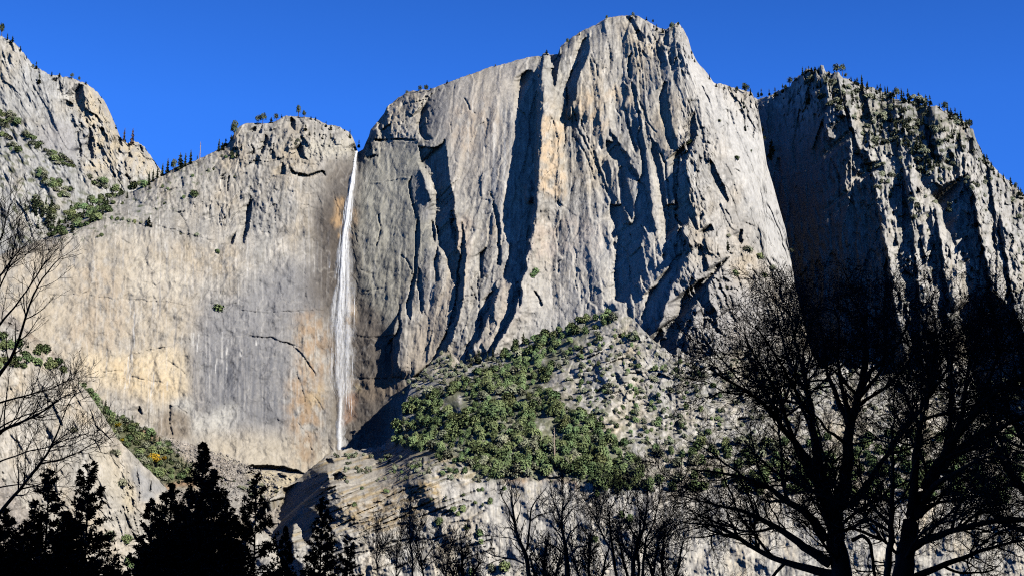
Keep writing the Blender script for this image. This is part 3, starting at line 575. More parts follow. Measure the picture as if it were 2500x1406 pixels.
SH = [cD([(480, 430), (430, 440), (430, 520), (430, 1300), (890, 1300), (880, 1140), (960, 1100), (965, 1000), (950, 900), (900, 850), (870, 900), (830, 850), (815, 790), (820, 700), (835, 640), (815, 600), (780, 560), (770, 600), (740, 595), (690, 560), (680, 540), (650, 500), (600, 560), (585, 500), (600, 430), (560, 385), (520, 405)]),
      cD([(1120, 450), (1125, 560), (1120, 600), (1180, 660), (1182, 560), (1178, 450), (1150, 440)]), cD([(1345, 745), (1290, 770), (1230, 800), (1175, 780), (1170, 730), (1180, 830), (1200, 860), (1260, 930), (1300, 1030), (1330, 1150), (1350, 1300), (1380, 1400), (1440, 1400), (1420, 1300), (1405, 1180), (1385, 1000), (1355, 860)]),
      cD([(755, 380), (762, 440), (800, 475), (792, 400)]), cD([(770, 500), (760, 560), (790, 620), (840, 600), (855, 560), (830, 500)]), cD([(1030, 700), (1020, 800), (1040, 900), (1070, 980), (1060, 850), (1050, 740)]),
      cD([(1150, 720), (1140, 780), (1170, 810), (1190, 760)]), cD([(880, 700), (870, 760), (890, 770), (950, 730), (990, 740), (970, 690), (920, 700)]), cD([(1170, 880), (1165, 960), (1200, 1040), (1190, 940)]), cD([(1230, 880), (1240, 960), (1290, 1060), (1280, 970)]),
      cD([(1475, 920), (1460, 1000), (1490, 1100), (1500, 1180), (1500, 1000)]), cD([(1440, 900), (1450, 1000), (1460, 1000), (1455, 900)]), cD([(900, 560), (890, 620), (905, 640), (915, 580)]), cD([(700, 330), (690, 380), (712, 400), (716, 350)]), cD([(1350, 590), (1340, 660), (1362, 680), (1365, 610)]),
      cD([(1250, 640), (1250, 700), (1290, 720), (1270, 650)]), cD([(920, 1130), (960, 1180), (960, 1300), (900, 1300)]), cD([(1180, 1100), (1200, 1200), (1230, 1300), (1260, 1300), (1230, 1180)]), cD([(1040, 1080), (1060, 1200), (1110, 1300), (1090, 1150)]), cD([(1265, 460), (1262, 500), (1285, 510), (1290, 465)]),
      cD([(820, 1000), (850, 1080), (880, 1100), (870, 1000)]), [(2400, 700), (2340, 760), (2370, 900), (2420, 1100), (2560, 1200), (2540, 900), (2470, 750)]]
M = np.zeros_like(D)
for q in SH: M = np.maximum(M, rm.mask(q, 0, .8))
M2 = rm.mask(SH[0], 0, 1.5)
D = rm.carve(D, M, keep=14, maxc=110)
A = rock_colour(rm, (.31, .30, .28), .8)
A *= (1 + .3 * (facets(tilt / 12, Y / 26, 6)[2] - .5))[..., None]
tint(rm, cD([(820, 600), (1100, 620), (1400, 700), (1582, 1000), (1582, 1300), (950, 1300), (900, 1000)]), (.47, .45, .41), 20, .8, mod=sstep(-.4, .4, fbm(X / 15, Y / 40, 300, 4)))  # sunlight on the ribs partly painted in: paler tint over the lit face
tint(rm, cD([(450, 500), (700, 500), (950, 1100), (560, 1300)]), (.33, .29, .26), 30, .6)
g = sstep(-.05, .35, fbm(X / 16, Y / 12, 310, 5, .6)) * rm.mask(cD([(650, 290), (1000, 380), (1350, 520), (1380, 620), (1290, 740), (1150, 760), (1080, 660), (900, 640), (860, 480), (640, 340)]), 14)
g = np.maximum(g, .7 * sstep(.15, .5, fbm(X / 12, Y / 10, 320, 5, .6)) * sstep(2080, 2150, X))
A = mixc(A, (.06, .075, .032), g * .85)
RD = D
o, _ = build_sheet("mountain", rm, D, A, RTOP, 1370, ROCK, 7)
o["kind"] = "structure"; o["label"] = "craggy dark mountain with trees in its gullies, right of the fluted granite wall"
print("rm", time.time() - T0)

# ================================================================== LEFT BUTTRESS
lb = Sheet(-320, 560, -80, 760)
LTOP = [(-320, -60), (-150, 10), (0, 86), (26, 101), (38, 110), (55, 128), (81, 161), (102, 172), (124, 188), (145, 186), (171, 192), (200, 199), (215, 207), (230, 219), (252, 240), (265, 266), (277, 296), (284, 318), (294, 338), (312, 354), (324, 342), (341, 353), (352, 355),
        (363, 376), (376, 392), (388, 410), (400, 430), (450, 480), (560, 560)]
pts = []
for x, d in [(-320, 2330), (0, 2420), (150, 2450), (240, 2500), (330, 2570), (420, 2650), (560, 2750)]:
    for y, e in [(-80, 300), (100, 200), (250, 150), (400, 80), (600, -60), (760, -230)]:
        pts.append((x, y, d + e))
D = lb.tps(pts, 1e-3); X, Y = lb.X, lb.Y
D += 40 * np.exp(-np.clip(Y - np.interp(lb.xs, [p[0] for p in LTOP], [p[1] for p in LTOP])[None], 0, 999) / 20)
crag = lb.mask([(60, 60), (180, 190), (260, 240), (300, 330), (420, 390), (420, 460), (200, 440), (190, 300), (140, 220), (0, 120)], 14)
tilt = X - (Y - 300) * .45
D -= (ridged(tilt / 80, Y / 260, 41, 5, .58) * 16).astype(np.float32)
D -= ridged((X - .25 * Y) / 22, Y / 100, 43, 3) * 4
h, e, _ = facets(tilt / 30, Y / 90, 8); D += h * (5 + 10 * crag)
h, e, _ = facets((X - .2 * Y) / 13, Y / 30, 9); D += h * (2 + 7 * crag)
h, e, _ = facets(X / 6, Y / 11, 10); D += h * (.8 + 3.2 * crag)
D += fbm(X / 14, Y / 20, 46, 5, .62) * (3 + 4 * crag)
SH = [cE([(450, 480), (425, 540), (440, 600), (470, 655), (487, 590), (475, 490)]), cE([(508, 725), (503, 850), (523, 915), (537, 910), (532, 820), (522, 740)]), cE([(370, 570), (380, 600), (420, 620), (420, 590)]), cE([(735, 870), (730, 900), (750, 905), (752, 880)]),
      cE([(605, 765), (603, 800), (618, 830), (616, 775)]), cE([(465, 700), (460, 730), (480, 740), (475, 705)]), cE([(310, 450), (318, 480), (330, 470), (325, 448)]), cE([(50, 245), (70, 290), (85, 300), (62, 240)]), cE([(340, 480), (345, 520), (360, 540), (352, 490)]),
      cE([(440, 740), (450, 860), (470, 930), (462, 840), (450, 760)]), cE([(670, 780), (680, 820), (700, 840), (688, 790)]), cE([(800, 830), (805, 860), (825, 870), (818, 840)])]
M = np.zeros_like(D)
for q in SH: M = np.maximum(M, lb.mask(q, 0, .5))
D = lb.carve(D, M, keep=14)
A = rock_colour(lb, (.335, .33, .31))
nz = sstep(-.5, .35, fbm(X / 18, Y / 30, 401, 5, .6))
tint(lb, cE([(440, 620), (480, 480), (560, 520), (680, 760), (800, 820), (900, 960), (830, 1050), (700, 900), (560, 1000), (480, 980), (520, 800)]), (.47, .40, .28), 10, .85, mod=nz)
tint(lb, cE([(300, 660), (430, 720), (450, 940), (300, 900), (200, 760)]), (.28, .27, .265), 10, .7)
g = sstep(.1, .45, fbm((X + Y * .2) / 26, (Y - X * .5) / 12, 410, 4)) * lb.mask(cE([(-300, 640), (60, 640), (250, 860), (420, 960), (420, 1100), (900, 1000), (900, 1100), (400, 1500), (-300, 1700)]), 12)
A = mixc(A, (.07, .08, .035), g * .8)
LD = D
o, _ = build_sheet("hill", lb, D, A, LTOP, 750, ROCK, 5)
o["kind"] = "structure"; o["label"] = "pale granite buttress with a cream edge high above the left end of the wall"
print("lb", time.time() - T0)

# ================================================================== TREED RAMP AND RUBBLE FAN BELOW THE WALL
rp = Sheet(-300, 900, 640, 1420)
PTOP = [(-300, 640), (0, 740), (60, 800), (120, 850), (165, 895), (200, 940), (230, 965), (262, 995), (300, 1022), (320, 1036), (350, 1046), (380, 1060), (430, 1074), (480, 1088), (520, 1106), (560, 1126), (600, 1143), (650, 1149), (700, 1155), (750, 1160), (800, 1165), (900, 1180)]
pts = []
for x, t, d in [(-300, 650, 1930), (0, 740, 2020), (200, 940, 2085), (320, 1036, 2100), (480, 1088, 2110), (600, 1143, 2105), (700, 1155, 2100), (800, 1165, 2100), (900, 1180, 2100)]:
    for q, e in [(0, 0), (60, -60), (150, -160), (300, -330), (600, -620)]: pts.append((x, t + q, d + e))
D = rp.tps(pts, 1e-3); X, Y = rp.X, rp.Y
D += fbm(X / 40, Y / 25, 51, 5, .6) * 12; h, e, _ = facets(X / 9, Y / 6, 11); D += h * 3.4; h, e, _ = facets(X / 30, Y / 16, 12); D += h * 5
A = rock_colour(rp, (.30, .27, .235), .2)
A *= (1 + .5 * (facets(X / 5, Y / 3.6, 13)[2] - .5))[..., None]
tint(rp, cG([(600, -60), (800, 40), (1000, 120), (1200, 270), (1350, 480), (1330, 540), (1100, 520), (700, 200)]), (.085, .095, .04), 8, .85)
tint(rp, cG([(830, 60), (1000, 120), (1090, 190), (1060, 210), (950, 160)]), (.30, .19, .12), 5, .7)
tint(rp, cG([(1100, 500), (1320, 490), (1330, 520), (1120, 530)]), (.36, .22, .14), 3, .8)
tint(rp, cG([(1660, 405), (2150, 430), (2150, 600), (1900, 640), (1750, 560)]), (.46, .40, .28), 8, .8)
tint(rp, cG([(1400, 500), (1700, 520), (1700, 760), (1450, 700)]), (.30, .29, .27), 8, .7)
PD = D
o, _ = build_sheet("slope", rp, D, A, PTOP, 1400, ROCK, 3, back=((4, 1), (40, 12), (200, 80)))
o["kind"] = "structure"; o["label"] = "rubble slope and green ramp along the foot of the wall"

# ================================================================== LEFT FRONT SLAB
sl = Sheet(-300, 620, 560, 1440)
STOP = [(-300, 640), (-100, 720), (0, 785), (60, 820), (100, 852), (150, 893), (180, 922), (215, 958), (240, 995), (262, 1030), (280, 1062), (300, 1086), (320, 1104), (345, 1130), (365, 1148), (385, 1168), (405, 1190), (412, 1230), (430, 1300), (470, 1380), (620, 1700)]
pts = []
for x, d in [(-300, 1420), (0, 1560), (200, 1640), (350, 1720), (450, 1790), (620, 1900)]:
    for y, e in [(560, 150), (800, 90), (1000, 40), (1200, 0), (1440, -60)]: pts.append((x, y, d + e))
D = sl.tps(pts, 1e-3); X, Y = sl.X, sl.Y
tilt = X - (Y - 1000) * .5
D += 30 * np.exp(-np.clip(Y - np.interp(sl.xs, [p[0] for p in STOP], [p[1] for p in STOP])[None], 0, 999) / 16)
D -= ridged(tilt / 70, Y / 260, 55, 4) * 7; D += fbm(X / 30, Y / 40, 56, 5, .6) * 5
h, e, _ = facets(tilt / 26, Y / 90, 14); D += h * 3.2; h, e, _ = facets(tilt / 10, Y / 30, 15); D += h * 1.5
gy = sl.mask(cG([(820, 360), (920, 380), (1000, 620), (900, 900), (820, 800)]), 8); h, e, _ = facets(X / 7, Y / 16, 16); D += h * 4 * gy
for p, w, g in [(cG([(920, 380), (940, 500), (940, 620)]), 4, 7), (cG([(830, 660), (870, 780), (920, 880)]), 5, 8), (cG([(1020, 480), (1010, 545)]), 5, 12), (cG([(640, 420), (700, 560), (740, 700)]), 4, 3), (cG([(760, 220), (870, 300), (1000, 420), (1110, 520)]), 4, 6)]: D += sl.line(p, w) * g
A = rock_colour(sl, (.36, .335, .29))
tint(sl, cG([(600, 200), (760, 260), (900, 560), (860, 700), (700, 520)]), (.43, .39, .31), 14, .7)
tint(sl, cG([(900, 380), (1000, 440), (1110, 540), (1000, 640), (940, 620)]), (.27, .275, .28), 6, .8)
tint(sl, cG([(850, 470), (920, 500), (900, 720), (850, 700)]), (.44, .38, .27), 6, .8)
SD = D
o, _ = build_sheet("rock_slab", sl, D, A, STOP, 1430, ROCK, 3, x1=560)
o["kind"] = "structure"; o["label"] = "smooth pale granite slab falling to the right behind the dark pines"
print("slab", time.time() - T0)

# ================================================================== TALUS HILL AND LOWER CLIFF
hl = Sheet(600, 2820, 700, 1440)
HTOP = [(600, 1330), (640, 1240), (665, 1215), (690, 1188), (720, 1175), (750, 1150), (775, 1130), (800, 1106), (830, 1100), (850, 1095), (880, 1096), (930, 1091), (950, 1072), (965, 1050), (975, 1020), (985, 990), (995, 970), (1003, 935), (1030, 908), (1060, 880), (1080, 862), (1100, 856), (1125, 885), (1160, 890), (1200, 872),
        (1240, 852), (1280, 836), (1330, 826), (1390, 802), (1420, 782), (1450, 766), (1480, 760), (1510, 756), (1540, 775), (1580, 815), (1620, 850), (1660, 885), (1700, 880), (1750, 862), (1800, 850), (1830, 862), (1855, 840), (1885, 872), (1920, 850), (1945, 884), (1985, 868), (2010, 900), (2050, 880), (2080, 915), (2120, 872), (2150, 920), (2200, 900), (2240, 960), (2300, 950), (2350, 1000), (2400, 1000), (2500, 1050), (2820, 1100)]
pts = [(640, 1240, 1985), (750, 1160, 2030), (830, 1105, 2110), (940, 1095, 2110), (965, 1050, 2075), (1000, 950, 2140), (1000, 1050, 2050), (1090, 870, 2170), (1200, 880, 2125), (1330, 830, 2110), (1490, 765, 2080), (1600, 840, 2010), (1700, 880, 1980), (1900, 860, 2010), (2100, 850, 2030), (2300, 940, 2010), (2500, 1050, 1990), (2820, 1100, 1990)]
for x in (640, 800, 1000, 1200, 1400, 1600, 1800, 2000, 2250, 2500, 2820):
    yb = np.interp(x, [600, 800, 1000, 1200, 1400, 1600, 2820], [1260, 1160, 1150, 1165, 1180, 1190, 1200]); db = np.interp(x, [600, 900, 1200, 1600, 2820], [1900, 1900, 1850, 1790, 1750])
    pts += [(x, yb, db), (x, yb + 100, db - 50), (x, 1440, db - 95)]
    if x > 1000: pts += [(x, (yb + np.interp(x, [t[0] for t in HTOP], [t[1] for t in HTOP])) / 2, (db + 2060) / 2 - 10)]
D = hl.tps(pts, 1e-3); X, Y = hl.X, hl.Y
low = sstep(1150, 1190, Y + 6 * fbm(X / 30, Y / 30, 3))
rocky = hl.mask([(1440, 760), (1560, 790), (1760, 860), (2100, 760), (2500, 900), (2500, 1060), (1750, 1060), (1600, 1040), (1440, 980), (1380, 900)], 20)
ledges = hl.mask(cH([(-400, 300), (0, 260), (640, 270), (1100, 350), (1000, 480), (740, 500), (700, 760), (0, 900), (-400, 900)]), 16)
D += fbm(X / 60, Y / 50, 61, 4, .45) * 9
DS = X + Y * 1.1
D -= ridged(DS / 45, (Y - X * .35) / 26, 63, 4, .6) * (1.5 + 3.2 * ledges)
h, e, _ = facets(X / 46 + Y / 60, Y / 34, 24); D += h * (1 + 7 * rocky) * (1 - .8 * low)
h, e, _ = facets(X / 22 + Y / 70, Y / 20, 17); D += h * (1.0 + 3 * rocky) * (1 - .7 * low)
h, e, _ = facets(X / 9, Y / 8, 18); D += h * (.6 + 1.2 * rocky) * (1 - .7 * low)
LL = []
for k_ in range(70):
    x_ = rng.uniform(690, 1140); y_ = rng.uniform(1105, 1400); l_ = rng.uniform(30, 110)
    LL.append([(x_, y_), (x_ + l_ * .5, y_ - l_ * .16 + rng.normal() * 3), (x_ + l_, y_ - l_ * .36 + rng.normal() * 4)])
lm = np.maximum.reduce([hl.line(q_, 3.2) for q_ in LL]); D += lm * 4.5
h, e, _ = facets((X + 1.4 * Y) / 40, (Y + .3 * X) / 15, 25); D += h * 5 * ledges
tl = X - (Y - 1200) * .18
D -= ridged(tl / 30, Y / 150, 65, 4, .6) * 2.6 * low * (1 - .5 * ledges); D -= np.abs(pn(tl / 9, Y / 80, 66)) * .8 * low * (1 - .6 * ledges)
h, e, _ = facets(tl / 14, Y / 40, 19); D += h * .45 * low; D += fbm(X / 12, Y / 10, 67, 4, .55) * .8
for q, kk in [(cB([(690, 1130), (760, 1090), (820, 1150), (800, 1190), (720, 1200)]), 12), (cB([(950, 1110), (990, 1100), (1010, 1130), (960, 1150)]), 7), (cB([(1560, 900), (1700, 880), (1760, 1000), (1700, 1110), (1580, 1040)]), 14), (cB([(640, 870), (700, 840), (760, 870), (740, 930), (640, 930)]), 9), (cB([(1390, 890), (1480, 880), (1480, 960), (1400, 970)]), 9)]:
    D -= hl.mask(q, 7) * kk
SH = [cG([(1925, 530), (1930, 600), (1870, 600), (1800, 640), (1780, 800), (1860, 900), (1900, 1000), (1960, 1100), (2000, 1200), (2080, 1200), (2050, 1060), (2000, 1000), (1985, 880), (1990, 780), (2020, 760), (2060, 880), (2080, 900), (2130, 800), (2160, 720), (2090, 660), (2110, 590), (2160, 540), (2240, 500), (2230, 440), (2180, 425), (2130, 462), (2050, 490)]),
      cG([(2260, 460), (2300, 420), (2350, 455), (2330, 480)]), cG([(2215, 350), (2230, 340), (2260, 355), (2250, 365)]), cG([(2130, 570), (2190, 555), (2220, 575), (2200, 605), (2150, 600)]), cH([(-10, 340), (20, 330), (40, 360), (0, 370)]), cH([(35, 440), (80, 425), (130, 450), (110, 475), (45, 475)]),
      cH([(630, 330), (640, 400), (650, 405), (645, 330)]), cH([(860, 360), (885, 390), (900, 388), (880, 362)]), cH([(1480, 465), (1560, 450), (1610, 455), (1600, 462), (1500, 472)]), cB([(1640, 955), (1650, 1010), (1675, 1025), (1665, 970)]), cB([(1520, 920), (1500, 950), (1530, 930), (1560, 880)]),
      cB([(2000, 880), (2003, 980), (2010, 980), (2008, 880)]), cC([(0, 540), (10, 580), (30, 590), (20, 550)]), cC([(180, 590), (190, 620), (200, 615)]), cH([(2350, 80), (2380, 170), (2390, 160), (2372, 70)]),
      cH([(1000, 780), (1005, 880), (1020, 880), (1014, 780)]), cH([(120, 470), (110, 500), (135, 500)]), cH([(560, 590), (555, 660), (566, 655)])]
M = np.zeros_like(D)
for q in SH: M = np.maximum(M, hl.mask(q, 0, .8))
D = hl.carve(D, M, keep=14)
A = rock_colour(hl, (.42, .402, .365), 1.1)
nz = sstep(-.3, .35, fbm(X / 18, Y / 12, 501, 5, .6))
tint(hl, cH([(-400, 250), (640, 270), (700, 500), (740, 760), (0, 900), (-400, 900)]), (.33, .305, .265), 12, .7)
tint(hl, cH([(60, 720), (100, 600), (450, 500), (740, 480), (760, 560), (620, 700), (460, 840), (200, 820)]), (.27, .205, .125), 10, .8, mod=nz)
tint(hl, cH([(640, 490), (750, 490), (750, 560), (560, 590), (560, 540)]), (.46, .34, .16), 5, .7, mod=nz)
tint(hl, cH([(1160, 460), (1480, 455), (1490, 475), (1160, 475)]), (.36, .22, .14), 3, .8); tint(hl, cH([(1480, 470), (1680, 470), (1700, 520), (1500, 500)]), (.36, .23, .15), 4, .8)
tint(hl, cH([(1240, 530), (1420, 530), (1440, 600), (1260, 600)]), (.50, .41, .20), 6, .6, mod=nz)
tint(hl, cH([(1400, 520), (1900, 520), (2400, 700), (2500, 1100), (1150, 1100), (1100, 700)]), (.45, .43, .39), 20, .7)
tint(hl, [(955, 1085), (975, 1040), (1000, 970), (1120, 935), (1230, 885), (1400, 800), (1480, 780), (1350, 900), (1330, 960), (1400, 1000), (1470, 1050), (1520, 1080), (1560, 1120), (1570, 1195), (1480, 1200), (1400, 1165), (1200, 1168), (1100, 1125), (1010, 1100)], (.12, .14, .07), 10, .75, mod=sstep(-.6, .1, fbm(X / 20, Y / 14, 540, 4)))
dk = sstep(.05, .4, fbm(X / 10, Y / 90, 520, 4, .6)) * low * sstep(1150, 1250, X)
A = mixc(A, (.21, .215, .225), dk * .6)
streaks(hl, 110, 1150, 1750, 1185, 1360, .12, .35, kk=.6)
A = mixc(A, (.12, .10, .07), lm * .6)
A = mixc(A, (.36, .27, .13), .6 * ledges * sstep(.1, .4, fbm((X + Y) / 30, (Y + .3 * X) / 9, 550, 4)))
vg = sstep(-.15, .3, fbm(X / 20, Y / 10, 530, 5, .6)) * (1 - low) * sstep(960, 1040, X) * (1 - .3 * rocky)
A = mixc(A, (.15, .148, .095), vg * .75)
HD = D
o, (hxs, hyt) = build_sheet("talus_hill", hl, D, A, HTOP, 1430, ROCK, 4, back=((2, .5), (15, 6), (60, 30)))
o["kind"] = "structure"; o["label"] = "talus hill covered in low green oaks above a pale lower cliff"
print("hill", time.time() - T0)

# ================================================================== WATERFALL
wm, nt, out = newmat("falling_water"); L = nt.links.new
b = nd(nt, "ShaderNodeBsdfPrincipled"); b.inputs["Base Color"].default_value = (.88, .90, .92, 1); b.inputs["Roughness"].default_value = .6
at = nd(nt, "ShaderNodeAttribute", attribute_name="col"); tr = nd(nt, "ShaderNodeBsdfTransparent"); mx = nd(nt, "ShaderNodeMixShader")
tc = nd(nt, "ShaderNodeTexCoord"); mp = nd(nt, "ShaderNodeMapping"); mp.inputs["Scale"].default_value = (.42, .2, .075); L(tc.outputs["Object"], mp.inputs[0])
n1 = nd(nt, "ShaderNodeTexNoise"); n1.inputs["Scale"].default_value = 1; n1.inputs["Detail"].default_value = 6; n1.inputs["Roughness"].default_value = .68; n1.inputs["Distortion"].default_value = .8; L(mp.outputs[0], n1.inputs[0])
mr = nd(nt, "ShaderNodeMapRange"); mr.inputs[1].default_value = .36; mr.inputs[2].default_value = .62; mr.inputs[3].default_value = .1; mr.inputs[4].default_value = 1.5; L(n1.outputs[0], mr.inputs[0])
mu = nd(nt, "ShaderNodeMath", operation='MULTIPLY'); mu.use_clamp = True; L(at.outputs["Fac"], mu.inputs[0]); L(mr.outputs[0], mu.inputs[1])
L(mu.outputs[0], mx.inputs[0]); L(tr.outputs[0], mx.inputs[1]); L(b.outputs[0], mx.inputs[2]); L(mx.outputs[0], out.inputs[0])
WY = [369, 385, 410, 470, 512, 555, 607, 671, 739, 799, 863, 927, 950, 970, 1000, 1033, 1097]
WX = [870, 867, 864, 855, 849, 843, 838, 835, 832, 829, 829, 829, 831, 833, 830, 828, 828]
WW = [4, 5, 7, 9, 11, 13, 16, 20, 26, 33, 32, 28, 24, 9, 9, 11, 11]
yy = np.arange(369, 1099, 3.0)
xc = np.interp(yy, WY, WX) + pn(yy / 40, yy * 0, 700) * 2; ww = np.interp(yy, WY, WW)
Vs, Fs, Cs = [], [], []; off = 0
def ribbon(x, y, w, fr, dens):
    """thin falling sheet of water: x, y, w, dens along its length, fr metres in front of the rock"""
    global off
    d = wall.samp(WD, np.interp(y, yy, xc), y); d = blur(d[None].repeat(3, 0).astype(np.float32), 4)[1] - fr
    n = 7; u = np.linspace(-1, 1, n)
    P = world(x[:, None] + u * w[:, None], y[:, None] + 0 * u, d[:, None] + 1.2 * w[:, None] * .25 * u ** 2)
    dens = dens * np.interp(y, [369, 560, 700, 960, 1097], [1.25, 1.1, .8, .66, .85])
    al = dens[:, None] * np.clip(1 - np.abs(u), 0, 1) ** .9
    Vs.append(P.reshape(-1, 3)); Cs.append(np.repeat(al.reshape(-1, 1), 3, 1))
    m = len(y); idx = np.arange(m * n).reshape(m, n) + off; off += m * n
    Fs.append(np.stack([idx[:-1, :-1], idx[1:, :-1], idx[1:, 1:], idx[:-1, 1:]], -1).reshape(-1, 4))
ribbon(xc, yy, ww * 1.0, 4, np.interp(yy, [369, 500, 640, 740, 960, 980, 1097], [.9, .55, .36, .27, .18, .3, .42]))
ribbon(xc + 1, yy, ww * .42, 7, np.interp(yy, [369, 640, 760, 900, 1097], [1.2, 1.0, .5, .3, .5]))
ribbon(xc - np.interp(yy, [369, 700, 800, 940, 980], [0, 2, 6, 5, 0]), yy, np.interp(yy, [369, 700, 860, 970, 1097], [2.5, 4.5, 5, 5, 4]), 9, np.interp(yy, [369, 700, 1097], [.9, .5, .45]))
ribbon(xc - 2, yy, ww * 2.1, 2, np.interp(yy, [369, 450, 700, 1000, 1097], [.05, .2, .26, .18, .4]))
ribbon(xc + 2, yy, ww * 3.2 + 3, 1.5, np.interp(yy, [369, 500, 700, 1000, 1097], [0, .05, .13, .12, .3]))
for k in range(130):
    y0 = 380 + 560 * rng.random() ** .8; ln = 25 + 110 * rng.random(); y = np.arange(y0, min(y0 + ln, 1096), 3.0)
    if len(y) < 5: continue
    o_ = rng.normal(0, .42); x = np.interp(y, yy, xc) + o_ * np.interp(y, WY, WW) + pn(y / 15, y * 0 + k, 710) * 1.0
    t = (y - y[0]) / (y[-1] - y[0]); ribbon(x, y, (.4 + 1.1 * rng.random()) * np.sin(np.pi * (.1 + .85 * t)), 5 + 5 * rng.random(), (.75 - .35 * (y0 > 650)) * np.sin(np.pi * (.06 + .88 * t)))
for k in range(26):
    y0 = 560 + 330 * rng.random(); y = np.arange(y0, y0 + 50 + 60 * rng.random(), 3.0); y = y[y < 1095]; t = (y - y[0]) / (y[-1] - y[0]); sd_ = 1 if rng.random() < .65 else -1
    ribbon(np.interp(y, yy, xc) + sd_ * (np.interp(y, WY, WW) * .55 + 9 * t * rng.random()), y, 3 + 7 * t * rng.random() + 2, 3 + 3 * rng.random(), .3 * np.sin(np.pi * (.04 + .92 * t)))
for xx, a, bq, w in [(811, 970, 1060, 2.2), (852, 940, 1010, 1.6), (858, 960, 1020, 1.2), (846, 930, 1000, 1.2), (840, 930, 970, 1.6), (855, 930, 975, 1.2), (861, 840, 950, 1.0), (865, 700, 800, 2)]:
    y = np.arange(a, bq, 3.0); t = (y - a) / (bq - a); ribbon(xx + pn(y / 20, y * 0, 3) * 1.5, y, w * np.sin(np.pi * (.1 + .85 * t)) + .2, 3, .8 * np.sin(np.pi * (.05 + .9 * t)))
o = mesh_obj("waterfall", np.concatenate(Vs), np.concatenate(Fs), wm, np.concatenate(Cs), smooth=True)
o["kind"] = "structure"; o["label"] = "tall thin white waterfall dropping down the grey granite wall"

# ================================================================== DISTANT TREES
M_OAK = leaf_material("oak_leaves", (.175, .23, .098), .4)
M_OAK2 = leaf_material("grey_oak_leaves", (.25, .265, .175), .45)
M_YEL = leaf_material("yellow_leaves", (.42, .31, .02), .4)
M_CON = leaf_material("conifer_needles", (.075, .095, .05), .45)
M_BRN = leaf_material("dead_needles", (.14, .095, .06), .3)
M_BARK = leaf_material("bark", (.09, .07, .052), .3)
M_SNAG = leaf_material("bare_wood", (.34, .27, .22), .2)

def rand_dirs(n):
    v = rng.normal(size=(n, 3)); return v / np.linalg.norm(v, axis=1, keepdims=True)

def cards(cen, nrm, size, asp=1.0):
    """one small leaf-clump quad per centre"""
    n = len(cen); a = np.cross(nrm, rand_dirs(n)); a /= np.linalg.norm(a, axis=1, keepdims=True) + 1e-9; b_ = np.cross(nrm, a)
    s = np.asarray(size).reshape(-1, 1) * np.ones((n, 1))
    V = np.stack([cen - a * s - b_ * s * asp, cen + a * s * .8 - b_ * s * asp, cen + a * s + b_ * s * asp, cen - a * s * .7 + b_ * s * asp], 1)
    return V.reshape(-1, 3), np.arange(4 * n).reshape(n, 4)

def broad_crown(n=420, lobes=9, flat=.75):
    c = rand_dirs(lobes) * (.2 + .3 * rng.random((lobes, 1))); c[:, 2] = c[:, 2] * flat * .9 + .5; r = .34 + .24 * rng.random(lobes); c[0] = (0, 0, .46); r[0] = .5
    k = rng.integers(0, lobes, n); d = rand_dirs(n); d[:, 2] = np.where(d[:, 2] < -.3, -d[:, 2], d[:, 2])
    P = c[k] + d * r[k, None] * (.65 + .45 * rng.random((n, 1))); P[:, 2] = np.maximum(P[:, 2], .05 * rng.random(n))
    return cards(P, d * .7 + rand_dirs(n) * .45 + (.25, -.25, .35), .045 + .05 * rng.random(n))

def small_conifer(tiers=15, per=9, width=.17, gap=0.0, droop=.3):
    Vs, Fs = [], []; o_ = 0
    for i in range(tiers):
        t = (i + .5) / tiers; z = .10 + .9 * t; rad = width * (1 - t) ** .8 * (1 + .35 * rng.normal()) + .012
        for j in range(per):
            if rng.random() < gap: continue
            a = rng.random() * 6.283; q = rad * (.6 + .6 * rng.random()); d = np.array([math.cos(a), math.sin(a), 0]); e = np.array([-d[1], d[0], 0])
            zz = z + rng.normal() * .015; w = q * .42 + .01
            Vs.append(np.array([(0, 0, zz + .03), tuple(d * q * .6 + e * w + (0, 0, zz)), tuple(d * q + (0, 0, zz - q * droop)), tuple(d * q * .6 - e * w + (0, 0, zz))])); Fs.append(np.arange(4) + o_); o_ += 4
            Vs.append(np.array([(0, 0, zz - .02), tuple(d * q * .5 + (0, 0, zz + .03)), tuple(d * q + (0, 0, zz - q * droop + .01)), tuple(d * q * .5 + (0, 0, zz - .045))])); Fs.append(np.arange(4) + o_); o_ += 4
    V = np.concatenate(Vs); Fq = np.array(Fs)
    a = np.arange(5) / 5 * 6.283; ring = lambda r, z: np.stack([np.cos(a) * r, np.sin(a) * r, a * 0 + z], 1)
    T = np.concatenate([ring(.014, -.04), ring(.004, .97)]); i = np.arange(5); Tf = np.stack([i, (i + 1) % 5, (i + 1) % 5 + 5, i + 5], 1)
    return V, Fq, T, Tf

def proto(name, V, Fq, mat, T=None, Tf=None, tmat=None):
    if T is not None: VV = np.concatenate([V, T]); FF = np.concatenate([Fq, Tf + len(V)])
    else: VV, FF = V, Fq
    o = mesh_obj(name, VV, FF, mat)
    if T is not None:
        o.data.materials.append(tmat); mi = np.zeros(len(o.data.polygons), np.int32); mi[len(Fq):] = 1; o.data.polygons.foreach_set("material_index", mi)
    C.objects.unlink(o); return o.data, VV, FF

